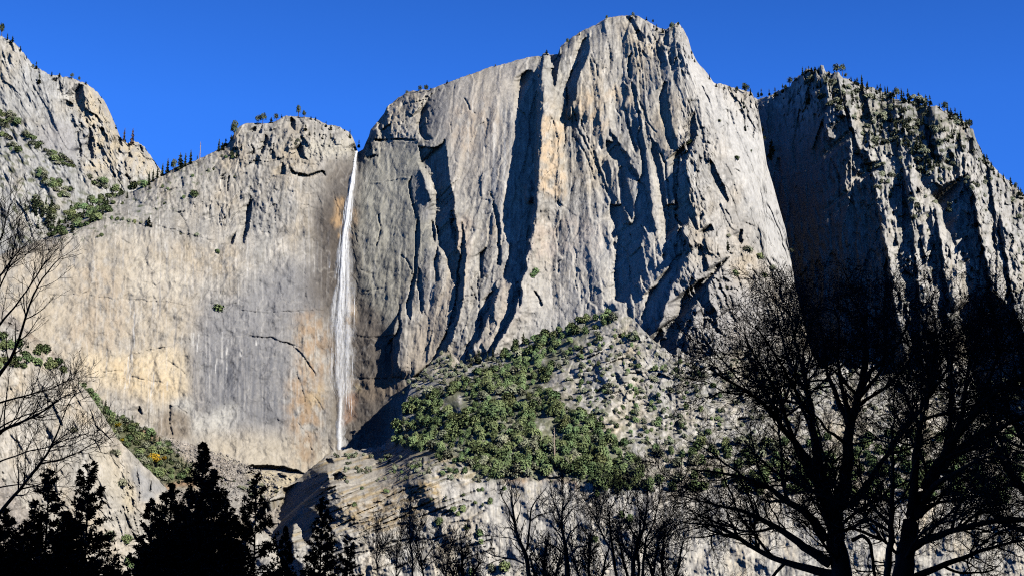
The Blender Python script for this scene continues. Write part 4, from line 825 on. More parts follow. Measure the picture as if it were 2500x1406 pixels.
OAKS = [proto("oak", *broad_crown(850), M_OAK) for _ in range(4)] + [proto("oak", *broad_crown(650), M_OAK2) for _ in range(3)]
YOAK = proto("oak", *broad_crown(420), M_YEL)
def cproto(mat, **k):
    V, Fq, T, Tf = small_conifer(**k); return proto("pine", V, Fq, mat, T, Tf, M_BARK)
CONS = [cproto(M_CON, tiers=16, per=9, width=.17), cproto(M_CON, tiers=13, per=8, width=.22, gap=.2), cproto(M_CON, tiers=18, per=9, width=.13)]
BROWN = cproto(M_BRN, tiers=18, per=6, width=.12, gap=.35)
def umb_proto():
    V, Fq = broad_crown(260, 7, .5); V = V * (.38, .38, .9) + (0, 0, .18); a = np.arange(5) / 5 * 6.283
    T = np.concatenate([np.stack([np.cos(a) * r, np.sin(a) * r, a * 0 + z], 1) for r, z in [(.03, -.05), (.02, .7)]]); i = np.arange(5); Tf = np.stack([i, (i + 1) % 5, (i + 1) % 5 + 5, i + 5], 1)
    return proto("pine", V, Fq, M_CON, T, Tf, M_BARK)
BROAD = [umb_proto(), umb_proto()]
def snag_proto():
    Vs, Fs = [], []; o_ = 0; a = np.arange(5) / 5 * 6.283
    V = np.concatenate([np.stack([np.cos(a) * r + .01 * math.sin(z * 9), np.sin(a) * r, a * 0 + z], 1) for r, z in [(.03, -.03), (.024, .3), (.019, .6), (.013, .85), (.005, 1)]])
    F_ = np.concatenate([np.stack([i + 5 * k, (i + 1) % 5 + 5 * k, (i + 1) % 5 + 5 * k + 5, i + 5 * k + 5], 1) for k in range(4) for i in [np.arange(5)]])
    Vs, Fs, o_ = [V], [F_], len(V)
    for k in range(16):
        z = .3 + .65 * rng.random(); an = rng.random() * 6.28; q = .03 + .07 * rng.random() * (1.1 - z); d = np.array([math.cos(an), math.sin(an), .1])
        Vs.append(np.array([(0, 0, z), (0, 0, z + .014), tuple(d * q + (0, 0, z + .006)), tuple(d * q + (0, 0, z))])); Fs.append(np.arange(4)[None] + o_); o_ += 4
    return proto("dead_tree", np.concatenate(Vs), np.concatenate(Fs), M_SNAG)
SNAG = snag_proto()

SHEETS = dict(w=(wall, WD), r=(rm, RD), l=(lb, LD), p=(rp, PD), s=(sl, SD), h=(hl, HD))
brush = []
def put(pr, sh, x, y, hpx, label, cat, group, wide=1.0, sink=.03, name=None, extra=0.0):
    s, D_ = SHEETS[sh]; d = float(s.samp(D_, x, y)); P = world(x, y, d - extra); h = hpx * d / F
    if sh == 'r' and name == "bush":                       # the smallest bushes of the scene: one mass of brush
        a = rng.random() * 6.28; V = pr[1]; brush.append((np.stack([V[:, 0] * math.cos(a) - V[:, 1] * math.sin(a), V[:, 0] * math.sin(a) + V[:, 1] * math.cos(a), V[:, 2]], 1) * h + P - (0, 0, h * sink), pr[2])); return
    o = bpy.data.objects.new(name or pr[0].name.split('.')[0], pr[0]); C.objects.link(o)
    o.location = (P[0], P[1], P[2] - h * sink); o.scale = (h * wide, h * wide, h); o.rotation_euler = (0, 0, rng.random() * 6.28)
    o["label"] = label; o["category"] = cat
    if group: o["group"] = group
    return o

def rim(sh, scale, ox, oy, items, label, group, dy=2):
    for it in items:
        x, y, h = it[0] / scale + ox, it[1] / scale + oy, it[2] / scale; kind = it[3] if len(it) > 3 else 'c'
        if kind == 'b': put(BROAD[rng.integers(2)], sh, x, y + dy, h * 1.15, "broad-crowned dark pine " + label[0], "tree", label[1], wide=1.25, name="pine")
        elif kind == 'n': put(BROWN, sh, x, y + dy, h * 1.05, "brown dead-needled conifer " + label[0], "tree", "brown conifers in the notch of the left buttress", name="dead_pine")
        elif kind == 's': put(SNAG, sh, x, y + dy, h * 1.02, "bare pale standing dead tree " + label[0], "tree", None)
        else: put(CONS[rng.integers(3)] if rng.random() < .88 else BROAD[rng.integers(2)], sh, x + rng.normal() * 1.5, y + dy + abs(rng.normal()) * 1.5, h * rng.uniform(.85, 1.4), "small dark conifer " + label[0], "tree", label[1], wide=1 + .35 * (h < 18), name="conifer")
rim('l', 2.343, 0, 0, [(12, 198, 60), (40, 225, 45), (65, 240, 55), (115, 295, 45), (150, 330, 20), (208, 392, 58), (185, 385, 25), (290, 435, 28), (340, 437, 28), (410, 452, 32, 'b'), (455, 463, 24), (490, 480, 22), (580, 556, 16), (660, 735, 32), (710, 812, 92, 'n'), (755, 832, 112, 'n'), (225, 478, 58), (680, 800, 25), (640, 680, 14)],
    ("along the rim of the upper left buttress", "conifers on the rim of the left buttress"), None)
rim('w', 2.343, 0, 0, [(850, 1042, 90), (872, 1035, 70), (900, 1015, 60), (925, 1003, 85), (960, 990, 90), (990, 984, 60), (1030, 968, 92), (1042, 958, 80), (1058, 952, 108), (1086, 936, 98), (1127, 922, 48), (1142, 916, 124, 's'), (1250, 862, 66), (1268, 855, 42), (1292, 835, 42), (1336, 792, 76), (1325, 802, 52), (1205, 885, 14)],
    ("in the saddle between the left buttress and the dome", "conifers in the saddle left of the dome"), None)
rim('w', 2.343, 0, 0, [(1475, 712, 50, 'b'), (1503, 708, 58, 'b'), (1550, 700, 38), (1582, 690, 40, 'b'), (1612, 668, 18), (1706, 664, 58), (1741, 672, 38, 'b'), (1779, 682, 32), (1800, 680, 18), (1870, 722, 48), (1895, 738, 32), (1935, 735, 14), (2006, 786, 62), (1775, 772, 34), (1742, 742, 40), (1845, 792, 32), (1886, 792, 48), (1800, 776, 32), (1355, 902, 50), (1325, 902, 32), (1970, 745, 14), (1660, 800, 24)],
    ("on the rounded dome left of the waterfall", "pines on the dome left of the waterfall"), None)
put(CONS[0], 'w', 876, 362, 24, "single dark conifer standing right beside the lip of the waterfall", "tree", None, name="conifer")
rim('w', 2.343, 800, 0, [(460, 538, 22), (530, 524, 36, 'b'), (563, 522, 36, 'b'), (590, 516, 18), (688, 473, 30), (810, 428, 10), (960, 380, 14, 'b'), (1248, 312, 30), (1370, 250, 38), (1440, 195, 32), (1597, 112, 28), (1712, 92, 14), (1746, 97, 30, 'b'), (1826, 112, 24), (1860, 132, 22, 'b'), (1886, 168, 52), (1918, 182, 36), (1968, 172, 42, 'b'), (2005, 152, 26, 'b'), (2086, 308, 26)],
    ("along the skyline rim of the great fluted wall", "small pines on the rim of the fluted wall"), None)
rim('w', 1.758, 1600, 0, [(158, 250, 26), (170, 262, 20), (235, 340, 36), (258, 370, 20), (300, 378, 22), (318, 385, 18), (350, 398, 24), (390, 405, 46, 'b'), (410, 405, 28), (455, 410, 35), (438, 412, 22), (380, 460, 40), (400, 480, 34), (370, 440, 30), (385, 560, 34), (412, 655, 14, 'b'), (468, 600, 20), (460, 560, 20), (345, 395, 22)],
    ("on the right shoulder of the fluted wall", "conifers on the right shoulder of the wall"), None)
rim('r', 1.758, 1600, 0, [(487, 408, 34), (515, 412, 38), (530, 408, 32), (545, 398, 38), (560, 388, 30), (577, 368, 36, 'b'), (600, 352, 26), (625, 322, 36), (645, 312, 38), (655, 308, 32), (690, 306, 26), (702, 312, 34), (670, 315, 30), (745, 320, 24), (781, 318, 44, 'b'), (803, 320, 42, 'b'), (822, 335, 28), (842, 348, 28), (858, 358, 30), (871, 365, 38), (887, 376, 52), (905, 384, 38), (925, 388, 22), (945, 394, 24), (962, 396, 32), (986, 404, 36), (1006, 410, 30), (1020, 414, 38), (1036, 420, 44), (1055, 426, 46), (1072, 436, 48), (1090, 444, 46), (1112, 452, 42), (1128, 446, 58), (1150, 450, 48), (1162, 450, 42), (1180, 448, 46), (1242, 478, 40, 'b'), (1257, 486, 42), (1272, 492, 40), (1287, 500, 42), (1300, 526, 62), (1316, 536, 54), (1332, 548, 40), (1350, 554, 40, 'b'), (1415, 700, 42), (1430, 716, 52), (1443, 730, 44), (1456, 745, 42), (1476, 760, 38), (1500, 780, 36), (1526, 796, 38), (1546, 818, 42), (1560, 838, 40), (1572, 855, 50), (1582, 885, 42)],
    ("along the skyline of the right mountain", "conifers along the skyline of the right mountain"), None)
rim('r', 1.758, 1600, 0, [(505, 672, 80), (495, 690, 50), (660, 452, 52), (1205, 852, 62), (1137, 645, 84), (1125, 650, 60)], ("on a ledge in the shaded face of the right mountain", "conifers on ledges of the right mountain"), None)

def inside(poly, x, y):
    p = poly; r = False; n = len(p)
    for i in range(n):
        ax, ay = p[i]; bx, by = p[(i + 1) % n]
        if (ay > y) != (by > y) and x < (bx - ax) * (y - ay) / (by - ay) + ax: r = not r
    return r
def scatter(poly, dist, n, tries=6, y0=None):
    """darts in a polygon, at least dist(x, y) apart"""
    xs_ = [p[0] for p in poly]; ys_ = [p[1] for p in poly]; out = []; cell = {}
    for _ in range(n * tries):
        x = rng.uniform(min(xs_), max(xs_)); y = rng.uniform(min(ys_), max(ys_))
        if not inside(poly, x, y): continue
        c = (int(x // 16), int(y // 16)); ok = True
        for i in (-1, 0, 1):
            for j in (-1, 0, 1):
                for q in cell.get((c[0] + i, c[1] + j), ()):
                    if (q[0] - x) ** 2 + ((q[1] - y) * 1.25) ** 2 < dist * dist: ok = False; break
        if ok:
            cell.setdefault(c, []).append((x, y)); out.append((x, y))
            if len(out) >= n: break
    return out

for x, y in scatter(cD([(630, 330), (1000, 390), (1180, 440), (1340, 540), (1360, 600), (1200, 650), (1290, 740), (1150, 760), (1080, 640), (900, 640), (860, 520), (700, 440)]), 7, 190):
    if rng.random() < .55: put(CONS[rng.integers(3)], 'r', x, y, rng.uniform(14, 30), "small dark conifer in the treed gully of the right mountain", "tree", "conifers in the gully of the right mountain", name="conifer")
    else: put(OAKS[rng.integers(4, 7)], 'r', x, y, rng.uniform(9, 17), "low round bush in the treed gully of the right mountain", "bush", "bushes in the gully of the right mountain", name="bush", sink=.3)
for x, y in scatter(cD([(1080, 640), (1200, 650), (1380, 620), (1480, 800), (1582, 900), (1582, 1200), (1350, 800), (1200, 1000), (1100, 1000), (900, 800), (860, 660)]), 12, 60):
    put(OAKS[rng.integers(7)], 'r', x, y, rng.uniform(7, 14), "low round bush on the sunlit ribs of the right mountain", "bush", "bushes on the ribs of the right mountain", name="bush", sink=.3)

n0 = 0; Fb = []
for v_, f_ in brush: Fb.append(f_ + n0); n0 += len(v_)
o = mesh_obj("undergrowth", np.concatenate([b_[0] for b_ in brush]), np.concatenate(Fb), M_OAK2); o["kind"] = "stuff"; o["label"] = "low brush in the gullies and on the ribs of the right mountain"
# oaks and shrubs of the talus hill: the 300 that show largest are trees of their own, the rest are one mass
hill_oaks = []
LB_D = "round green live oak in the dense grove on the talus hill"; LB_S = "low grey-green shrub among the pale rocks of the talus hill"
dense = [(955, 1080), (975, 1040), (990, 985), (1040, 960), (1120, 935), (1230, 885), (1320, 850), (1350, 900), (1330, 960), (1400, 1000), (1470, 1050), (1520, 1080), (1560, 1120), (1570, 1195), (1480, 1200), (1430, 1180), (1400, 1165), (1350, 1140), (1330, 1165), (1200, 1168), (1100, 1125), (1010, 1100)]
holes = [cB(q) for q in ([(680, 1130), (760, 1080), (830, 1150), (800, 1200), (700, 1200)], [(860, 930), (1000, 900), (1010, 930), (880, 970)], [(1170, 960), (1260, 900), (1330, 800), (1350, 820), (1270, 920), (1190, 1010)], [(1080, 1130), (1190, 1040), (1180, 1080), (1100, 1150)], [(1200, 1220), (1270, 1200), (1290, 1380), (1210, 1370)], [(640, 1270), (700, 1255), (690, 1300), (640, 1300)], [(1260, 1340), (1380, 1320), (1370, 1350), (1260, 1370)], [(940, 1100), (1000, 1090), (1010, 1130), (950, 1150)])]
for x, y in scatter(dense, 10.5, 620):
    if any(inside(q, x, y) for q in holes): continue
    v = float(fbm(np.array([x / 38.]), np.array([y / 26.]), 800, 3)[0])
    if v < -.28 and y < 1120: hill_oaks.append((x, y, rng.uniform(7, 12), 1, LB_S)); continue
    hill_oaks.append((x, y, (13 + 15 * rng.random() ** 1.3) * (.8 + .3 * (y - 850) / 320), 0, LB_D))
for x, y in scatter([(930, 1100), (960, 1000), (1000, 930), (1100, 870), (1240, 850), (1400, 790), (1520, 770), (1600, 880), (1640, 1100), (1600, 1210), (1400, 1200), (1000, 1130)], 9, 200): hill_oaks.append((x, y, rng.uniform(5, 13), 1, LB_S))
for x, y in scatter([(1560, 1090), (1640, 1090), (1900, 1070), (2500, 1060), (2500, 1230), (1560, 1200)], 16, 150): hill_oaks.append((x, y, rng.uniform(18, 28), 0, LB_D))
for x, y in scatter([(1215, 868), (1260, 845), (1400, 798), (1440, 775), (1500, 766), (1510, 785), (1430, 820), (1350, 870), (1250, 900)], 11, 60): hill_oaks.append((x, y, rng.uniform(13, 22), 0, LB_D))
def clump(x, y, sc_=30.): return float(fbm(np.array([x / sc_]), np.array([y / (sc_ * .7)]), 810, 3)[0])
for x, y in scatter([(1350, 870), (1500, 790), (1600, 850), (1700, 900), (1760, 960), (1760, 1060), (1620, 1090), (1500, 1060), (1400, 1000)], 9, 420):
    v = clump(x, y)
    if v > .02: hill_oaks.append((x, y, rng.uniform(5, 11) + 22 * min(v, .5) * rng.random(), int(rng.random() < .6), LB_S))
for x, y in scatter([(1760, 880), (2500, 930), (2500, 1060), (1760, 1060)], 12, 200):
    v = clump(x, y)
    if v > 0: hill_oaks.append((x, y, rng.uniform(6, 12) + 20 * min(v, .5) * rng.random(), 1, LB_S))
for x, y in scatter([(1000, 950), (1040, 905), (1075, 865), (1120, 885), (1230, 870), (1240, 890), (1120, 935), (1040, 960)], 10, 60): hill_oaks.append((x, y, rng.uniform(6, 13), 1, LB_S))
lowb = [q for q in scatter(cH([(40, 300), (640, 330), (1100, 380), (1150, 480), (1000, 500), (700, 470), (60, 520)]), 7, 160) if clump(*q) > .05]
for x, y in lowb: hill_oaks.append((x, y, rng.uniform(5, 11), 1, "low shrub on the tilted ledges of the lower cliff"))
for x, y, h in [(830, 425, 40), (780, 440, 36), (870, 430, 34), (930, 430, 44), (600, 395, 30), (630, 385, 30), (760, 340, 34), (570, 400, 30), (500, 430, 26), (455, 430, 24), (1010, 410, 30), (230, 540, 26), (390, 560, 32), (180, 655, 30), (1100, 640, 50), (920, 690, 48), (1050, 550, 30), (1020, 555, 26), (750, 780, 56), (945, 815, 36), (1195, 545, 30), (1050, 655, 24), (850, 690, 40), (880, 720, 34), (1030, 860, 50), (1040, 910, 44), (1200, 1100, 90), (1120, 1110, 70), (980, 1120, 50), (1810, 900, 50), (1830, 590, 50), (410, 560, 20), (920, 585, 24), (140, 335, 22), (390, 345, 26), (1000, 640, 28), (700, 610, 18), (2000, 740, 60), (2050, 760, 50), (840, 700, 30)]:
    q = cH([(x, y)])[0]; hill_oaks.append((q[0], q[1], h / 2.778 * .9, 0, "green bush clinging to the pale lower cliff"))
def near(o_): return o_[2] * (1.6 if o_[0] < 1900 else .6)
hill_oaks.sort(key=near, reverse=True)
mv, mf, mo = {0: [], 1: []}, {0: [], 1: []}, {0: 0, 1: 0}
for i, (x, y, h, kd, lab) in enumerate(hill_oaks):
    pr = OAKS[rng.integers(4)] if kd == 0 and rng.random() < .82 else OAKS[rng.integers(4, 7)]
    if i < 295:
        put(pr, 'h', x, y, h, lab, "oak" if kd == 0 else "shrub", {"r": "live oaks on the talus hill", "l": "shrubs among the rocks of the talus hill", "g": "bushes on the lower cliff"}[lab[0]] if lab[0] in "rlg" else None, wide=.62 + .3 * rng.random(), name="oak" if kd == 0 else "shrub", sink=.12)
    else:
        d = float(hl.samp(HD, x, y)); P = world(x, y, d); s_ = h * d / F; w_ = s_ * (.62 + .3 * rng.random()); a = rng.random() * 6.28
        V = pr[1]; R = np.stack([V[:, 0] * math.cos(a) - V[:, 1] * math.sin(a), V[:, 0] * math.sin(a) + V[:, 1] * math.cos(a), V[:, 2]], 1) * (w_, w_, s_) + P - (0, 0, s_ * .12)
        mv[kd].append(R); mf[kd].append(pr[2] + mo[kd]); mo[kd] += len(V)
for kd, mt in ((0, M_OAK), (1, M_OAK2)):
    if mv[kd]:
        o = mesh_obj("shrubbery", np.concatenate(mv[kd]), np.concatenate(mf[kd]), mt); o["kind"] = "stuff"; o["label"] = ["mass of green oaks filling the grove on the talus hill", "small grey-green shrubs dotted over the talus hill"][kd]
s1 = cH([(1538, 330)])[0]; put(SNAG, 'h', s1[0], s1[1], 80, "tall reddish bare dead trunk standing above the green oak grove", "tree", None, extra=8)
s1 = cH([(800, 700)])[0]; put(CONS[0], 'h', s1[0], s1[1], 48, "dark conifer on the pale lower cliff below the oak grove", "tree", None, name="conifer")
for x, y, h in [(865, 905, 95), (850, 900, 60), (945, 880, 80), (915, 885, 55), (1065, 800, 55), (1120, 790, 75), (1240, 765, 40), (735, 965, 80), (820, 920, 60), (1450, 850, 70), (430, 1280, 75), (1475, 720, 60), (640, 905, 40), (700, 870, 40)]:
    q = cB([(x, y)])[0]; put(CONS[rng.integers(3)], 'h', q[0], q[1] + 3, h / 2.343, "slim conifer at the top edge of the talus hill, against the wall", "tree", "conifers where the talus hill meets the wall", name="conifer")
# ramp left of the fall
ramp = cG([(500, -200), (600, -120), (700, -40), (800, 40), (960, 110), (1080, 190), (1200, 310), (1330, 420), (1330, 500), (1150, 500), (1000, 420), (850, 280), (700, 120), (560, 0)])
for i, (x, y) in enumerate(scatter(ramp, 8.5, 150)):
    if i % 3 == 0: put(CONS[rng.integers(3)], 'p', x, y + 2, rng.uniform(16, 26), "dark conifer on the green ramp at the foot of the wall", "tree", "conifers on the green ramp", name="conifer", wide=1.2)
    else: put(OAKS[rng.integers(7)], 'p', x, y + 2, rng.uniform(9, 18), "green bush on the ramp at the foot of the wall", "bush", "bushes on the green ramp", name="bush")
for x, y, h in [(1040, 350, 46), (1065, 365, 34), (1120, 345, 26), (800, 120, 30), (850, 135, 26), (830, 215, 20)]:
    q = cG([(x, y)])[0]; put(YOAK, 'p', q[0], q[1], h / 2.778 * 1.1, "bright yellow autumn tree on the green ramp", "tree", "yellow autumn trees on the ramp", name="autumn_tree")
for x, y in scatter(cG([(1500, 470), (1750, 490), (1900, 560), (1800, 620), (1550, 560)]), 10, 14): put(OAKS[4], 'p', x, y, rng.uniform(5, 10), "low bush on the rubble fan below the wall", "bush", "bushes on the rubble fan", name="bush")
# treed ledge ramp at the upper left
upr = cE([(260, 1370), (300, 1300), (400, 1190), (560, 1150), (650, 1085), (760, 1070), (850, 1040), (880, 1050), (780, 1100), (640, 1180), (600, 1240), (470, 1300), (420, 1330)])
for i, (x, y) in enumerate(scatter(upr, 8, 110)):
    if i % 3 == 0: put(CONS[rng.integers(3)], 'w', x, y + 2, rng.uniform(16, 28), "dark conifer on the treed ledge above the left end of the wall", "tree", "conifers on the treed ledge", name="conifer", wide=1.1)
    else: put(OAKS[rng.integers(4)], 'w', x, y + 2, rng.uniform(9, 18), "round green bush on the treed ledge above the left end of the wall", "bush", "bushes on the treed ledge", name="bush")
for x, y in scatter(cE([(-10, 640), (90, 660), (110, 720), (40, 740), (-10, 720)]), 8, 14) + scatter(cE([(0, 760), (40, 770), (110, 870), (60, 860)]), 9, 8) + scatter(cE([(130, 770), (170, 780), (240, 850), (200, 850)]), 8, 8) + scatter(cE([(260, 860), (340, 900), (410, 930), (420, 970), (330, 950), (270, 900)]), 8, 14) + scatter(cE([(200, 960), (280, 1020), (380, 1060), (420, 1130), (320, 1130), (220, 1020)]), 8, 22) + scatter(cE([(180, 1110), (250, 1190), (320, 1200), (300, 1260), (200, 1180)]), 9, 12) + scatter(cE([(480, 1020), (580, 1040), (660, 1090), (560, 1080)]), 9, 10):
    put(OAKS[rng.integers(7)], 'l', x, y, rng.uniform(8, 17), "dark green bush on the ledges of the left buttress", "bush", "bushes on the ledges of the left buttress", name="bush", sink=.25)
for x, y in scatter(cE([(190, 1180), (300, 1200), (330, 1330), (200, 1330)]), 9, 16): put(CONS[rng.integers(3)], 'l', x, y, rng.uniform(24, 42), "slim conifer below the left buttress, behind the ledge", "tree", "slim conifers below the left buttress", name="conifer")
W1 = [(1115, 1130, 46, "round dark bush alone on the wall below the saddle"), (640, 1255, 20, 0), (670, 1262, 22, 0), (700, 1262, 22, 0), (735, 1270, 22, 0), (770, 1278, 22, 0), (805, 1282, 20, 0), (1125, 1354, 26, 0), (1345, 1020, 20, 0), (1100, 1012, 18, 0), (1035, 1345, 14, 0), (580, 1352, 22, 0), (560, 1360, 18, 0), (1190, 980, 18, 0), (1220, 975, 16, 0), (1290, 905, 20, 0), (1330, 910, 26, 0), (1270, 900, 16, 0), (860, 1082, 18, 0), (930, 1075, 20, 0), (960, 1085, 16, 0), (700, 1170, 16, 0), (1050, 1135, 18, 0), (940, 1170, 14, 0), (1705, 810, 20, 0), (1690, 830, 20, 0)]
for x, y, h, lab in W1:
    q = cE([(x, y)])[0]; put(OAKS[rng.integers(7)], 'w', q[0], q[1], h / 2.343, lab or "small bush on a ledge of the wall left of the waterfall", "bush", None if lab else "bushes on ledges left of the waterfall", name="bush", sink=.2, wide=.8)
q = cE([(850, 1300)])[0]; put(CONS[1], 'w', q[0], q[1], 30, "solitary conifer on the ledge across the left part of the wall", "tree", None, name="conifer", wide=1.3)
for q, h in [(cF([(1250, 608)])[0], 20), (cF([(1245, 275)])[0], 10), (cB([(1180, 400)])[0], 18), (cB([(1170, 415)])[0], 12), (cD([(150, 620)])[0], 14), (cD([(400, 1085)])[0], 18), (cD([(385, 1078)])[0], 14), (cD([(445, 1110)])[0], 14), (cD([(310, 1020)])[0], 10), (cD([(345, 1180)])[0], 12), (cD([(465, 1190)])[0], 12), (cD([(305, 1240)])[0], 9), (cD([(275, 525)])[0], 8), (cD([(585, 1080)])[0], 10), (cD([(500, 1160)])[0], 14), (cD([(350, 685)])[0], 10)]:
    put(OAKS[rng.integers(7)], 'w', q[0], q[1], h, "small bush clinging to a crack in the fluted wall", "bush", "bushes in cracks of the fluted wall", name="bush", sink=.2)
q = cD([(312, 1080)])[0]; put(CONS[1], 'w', q[0], q[1], 30, "lone conifer on the grey buttress at the foot of the fluted wall", "tree", None, name="conifer")
# front slab
for x, y in scatter([(-40, 800), (60, 830), (100, 855), (160, 900), (150, 915), (60, 900), (-40, 900)], 9, 50): put(OAKS[rng.integers(4)] if rng.random() < .6 else CONS[rng.integers(3)], 's', x, y, rng.uniform(12, 22), "green tree along the top of the pale slab, behind the bare branches", "tree", "trees along the top of the pale slab", name="tree")
for x, y, h in [(785, 310, 44), (770, 300, 34), (820, 520, 60), (735, 880, 60), (850, 900, 60), (500, 150, 40), (380, 780, 30), (880, 1060, 60)]:
    q = cG([(x, y)])[0]; put(OAKS[rng.integers(7)], 's', q[0], q[1], h / 2.778, "small bush on the face of the pale slab", "bush", "bushes on the pale slab", name="bush", sink=.2)
# loose blocks of the rubble fan
def rock_v():
    d = rand_dirs(10); return d * (.6 + .5 * rng.random((10, 1))) * (1, 1, .75)
Vr, Fr, n0 = [], [], 0
boxv = np.array([(x, y, z) for x in (-1, 1) for y in (-1, 1) for z in (-1, 1)], float) * .6; boxf = np.array([(0, 1, 3, 2), (4, 6, 7, 5), (0, 4, 5, 1), (2, 3, 7, 6), (0, 2, 6, 4), (1, 5, 7, 3)])
for x, y in scatter(cG([(1080, 190), (1200, 210), (1500, 290), (1750, 410), (1900, 440), (1850, 600), (1600, 620), (1350, 560), (1330, 420), (1200, 300)]), 2.6, 2600, 4):
    d = float(rp.samp(PD, x, y)); P = world(x, y, d - .5); s_ = rng.lognormal(-.2, .5) * .9; V = boxv * (1 + .35 * rng.normal(size=(8, 3)))
    a = rng.random() * 6.28; V = np.stack([V[:, 0] * math.cos(a) - V[:, 1] * math.sin(a), V[:, 0] * math.sin(a) + V[:, 1] * math.cos(a), V[:, 2]], 1)
    Vr.append(V * s_ + P); Fr.append(boxf + n0); n0 += 8
cc = np.repeat(np.array([(.30, .275, .25)]) * rng.uniform(.6, 1.35, (len(Vr), 1)), 8, 0)
o = mesh_obj("rubble", np.concatenate(Vr), np.concatenate(Fr), ROCK, cc); o["kind"] = "stuff"; o["label"] = "broken blocks of the rubble fan below the wall"
print("veg", time.time() - T0)

# ================================================================== NEAR TREES (in the shade of the valley rim)
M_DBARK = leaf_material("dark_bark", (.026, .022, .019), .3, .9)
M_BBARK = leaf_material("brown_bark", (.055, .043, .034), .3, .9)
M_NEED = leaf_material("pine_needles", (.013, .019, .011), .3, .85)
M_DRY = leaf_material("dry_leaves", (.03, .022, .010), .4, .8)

def tubes(P, R, sides):
    """P (N,K,3) paths, R (N,K) radii -> vertices and quads"""
    N, K, _ = P.shape
    T = np.gradient(P, axis=1); T /= np.linalg.norm(T, axis=2, keepdims=True) + 1e-9
    ref = np.where(np.abs(T[..., 2:3]) > .9, np.array([1., 0, 0]), np.array([0, 0, 1.]))
    A = np.cross(T, ref); A /= np.linalg.norm(A, axis=2, keepdims=True) + 1e-9; B = np.cross(T, A)
    an = np.arange(sides) / sides * 2 * np.pi
    V = P[:, :, None] + R[:, :, None, None] * (A[:, :, None] * np.cos(an)[:, None] + B[:, :, None] * np.sin(an)[:, None])
    idx = np.arange(N * K * sides).reshape(N, K, sides); n2 = np.roll(idx, -1, 2)
    Fq = np.stack([idx[:, :-1], n2[:, :-1], n2[:, 1:], idx[:, 1:]], -1).reshape(-1, 4)
    return V.reshape(-1, 3), Fq

def shoots(P, R, m, spacing, length, K, ang=(.5, 1.0), wander=.35, tropism=.12, t0=.15, rr=.55, rmin=.9, taper=.35, lw=.55, cap=4.0):
    """side shoots for every path; m = metres per photo pixel at this tree"""
    seg = np.linalg.norm(np.diff(P, axis=1), axis=2); ln = seg.sum(1)
    n = rng.poisson(np.maximum(ln * (1 - t0) / (spacing * m), 0.2)); idx = np.repeat(np.arange(len(P)), n); N = len(idx)
    if N == 0: return None
    t = t0 + (1 - t0) * rng.random(N) ** .85; u = t * (P.shape[1] - 1); i = np.minimum(u.astype(int), P.shape[1] - 2); f = (u - i)[:, None]
    p0 = P[idx, i] * (1 - f) + P[idx, i + 1] * f; T = P[idx, i + 1] - P[idx, i]; T /= np.linalg.norm(T, axis=1, keepdims=True) + 1e-9
    r0 = R[idx, i] * (1 - f[:, 0]) + R[idx, i + 1] * f[:, 0]
    q = np.cross(T, rand_dirs(N)); q /= np.linalg.norm(q, axis=1, keepdims=True) + 1e-9
    a = rng.uniform(ang[0], ang[1], N)[:, None]; d = T * np.cos(a) + q * np.sin(a)
    L_ = length * m * (lw + (1.6 - lw) * rng.random(N)) * np.clip(.62 + r0 / (m * 14), .68, 1.15) * (1 - .3 * t)
    r = np.maximum(np.minimum(r0 * rr, cap * m), rmin * m * .5)
    out_ = np.empty((N, K, 3)); out_[:, 0] = p0; st = (L_ / (K - 1))[:, None]
    for k in range(1, K):
        d = d + rand_dirs(N) * wander + (0, 0, tropism); d /= np.linalg.norm(d, axis=1, keepdims=True)
        out_[:, k] = out_[:, k - 1] + d * st
    R_ = r[:, None] * np.linspace(1, taper, K)[None]; R_ = np.maximum(R_, rmin * m * .5 * .75)
    return out_, R_

def smooth_path(pts, n, m, D0, dz):
    p = np.array(pts, float); s = np.r_[0, np.cumsum(np.hypot(*np.diff(p[:, :2], axis=0).T))]; u = np.linspace(0, s[-1], n)
    x = np.interp(u, s, p[:, 0]); y = np.interp(u, s, p[:, 1]); r = np.interp(u, s, p[:, 2])
    for _ in range(2): x[1:-1] = (x[:-2] + x[1:-1] * 2 + x[2:]) / 4; y[1:-1] = (y[:-2] + y[1:-1] * 2 + y[2:]) / 4
    w = np.minimum(8, r * .5 + 2); x = x + pn(u / 45, u * 0 + rng.random() * 90, 1) * w; y = y + pn(u / 45, u * 0 + rng.random() * 90, 2) * w * .6
    d = D0 + dz * (u / s[-1]); return world(x, y, d), r * m

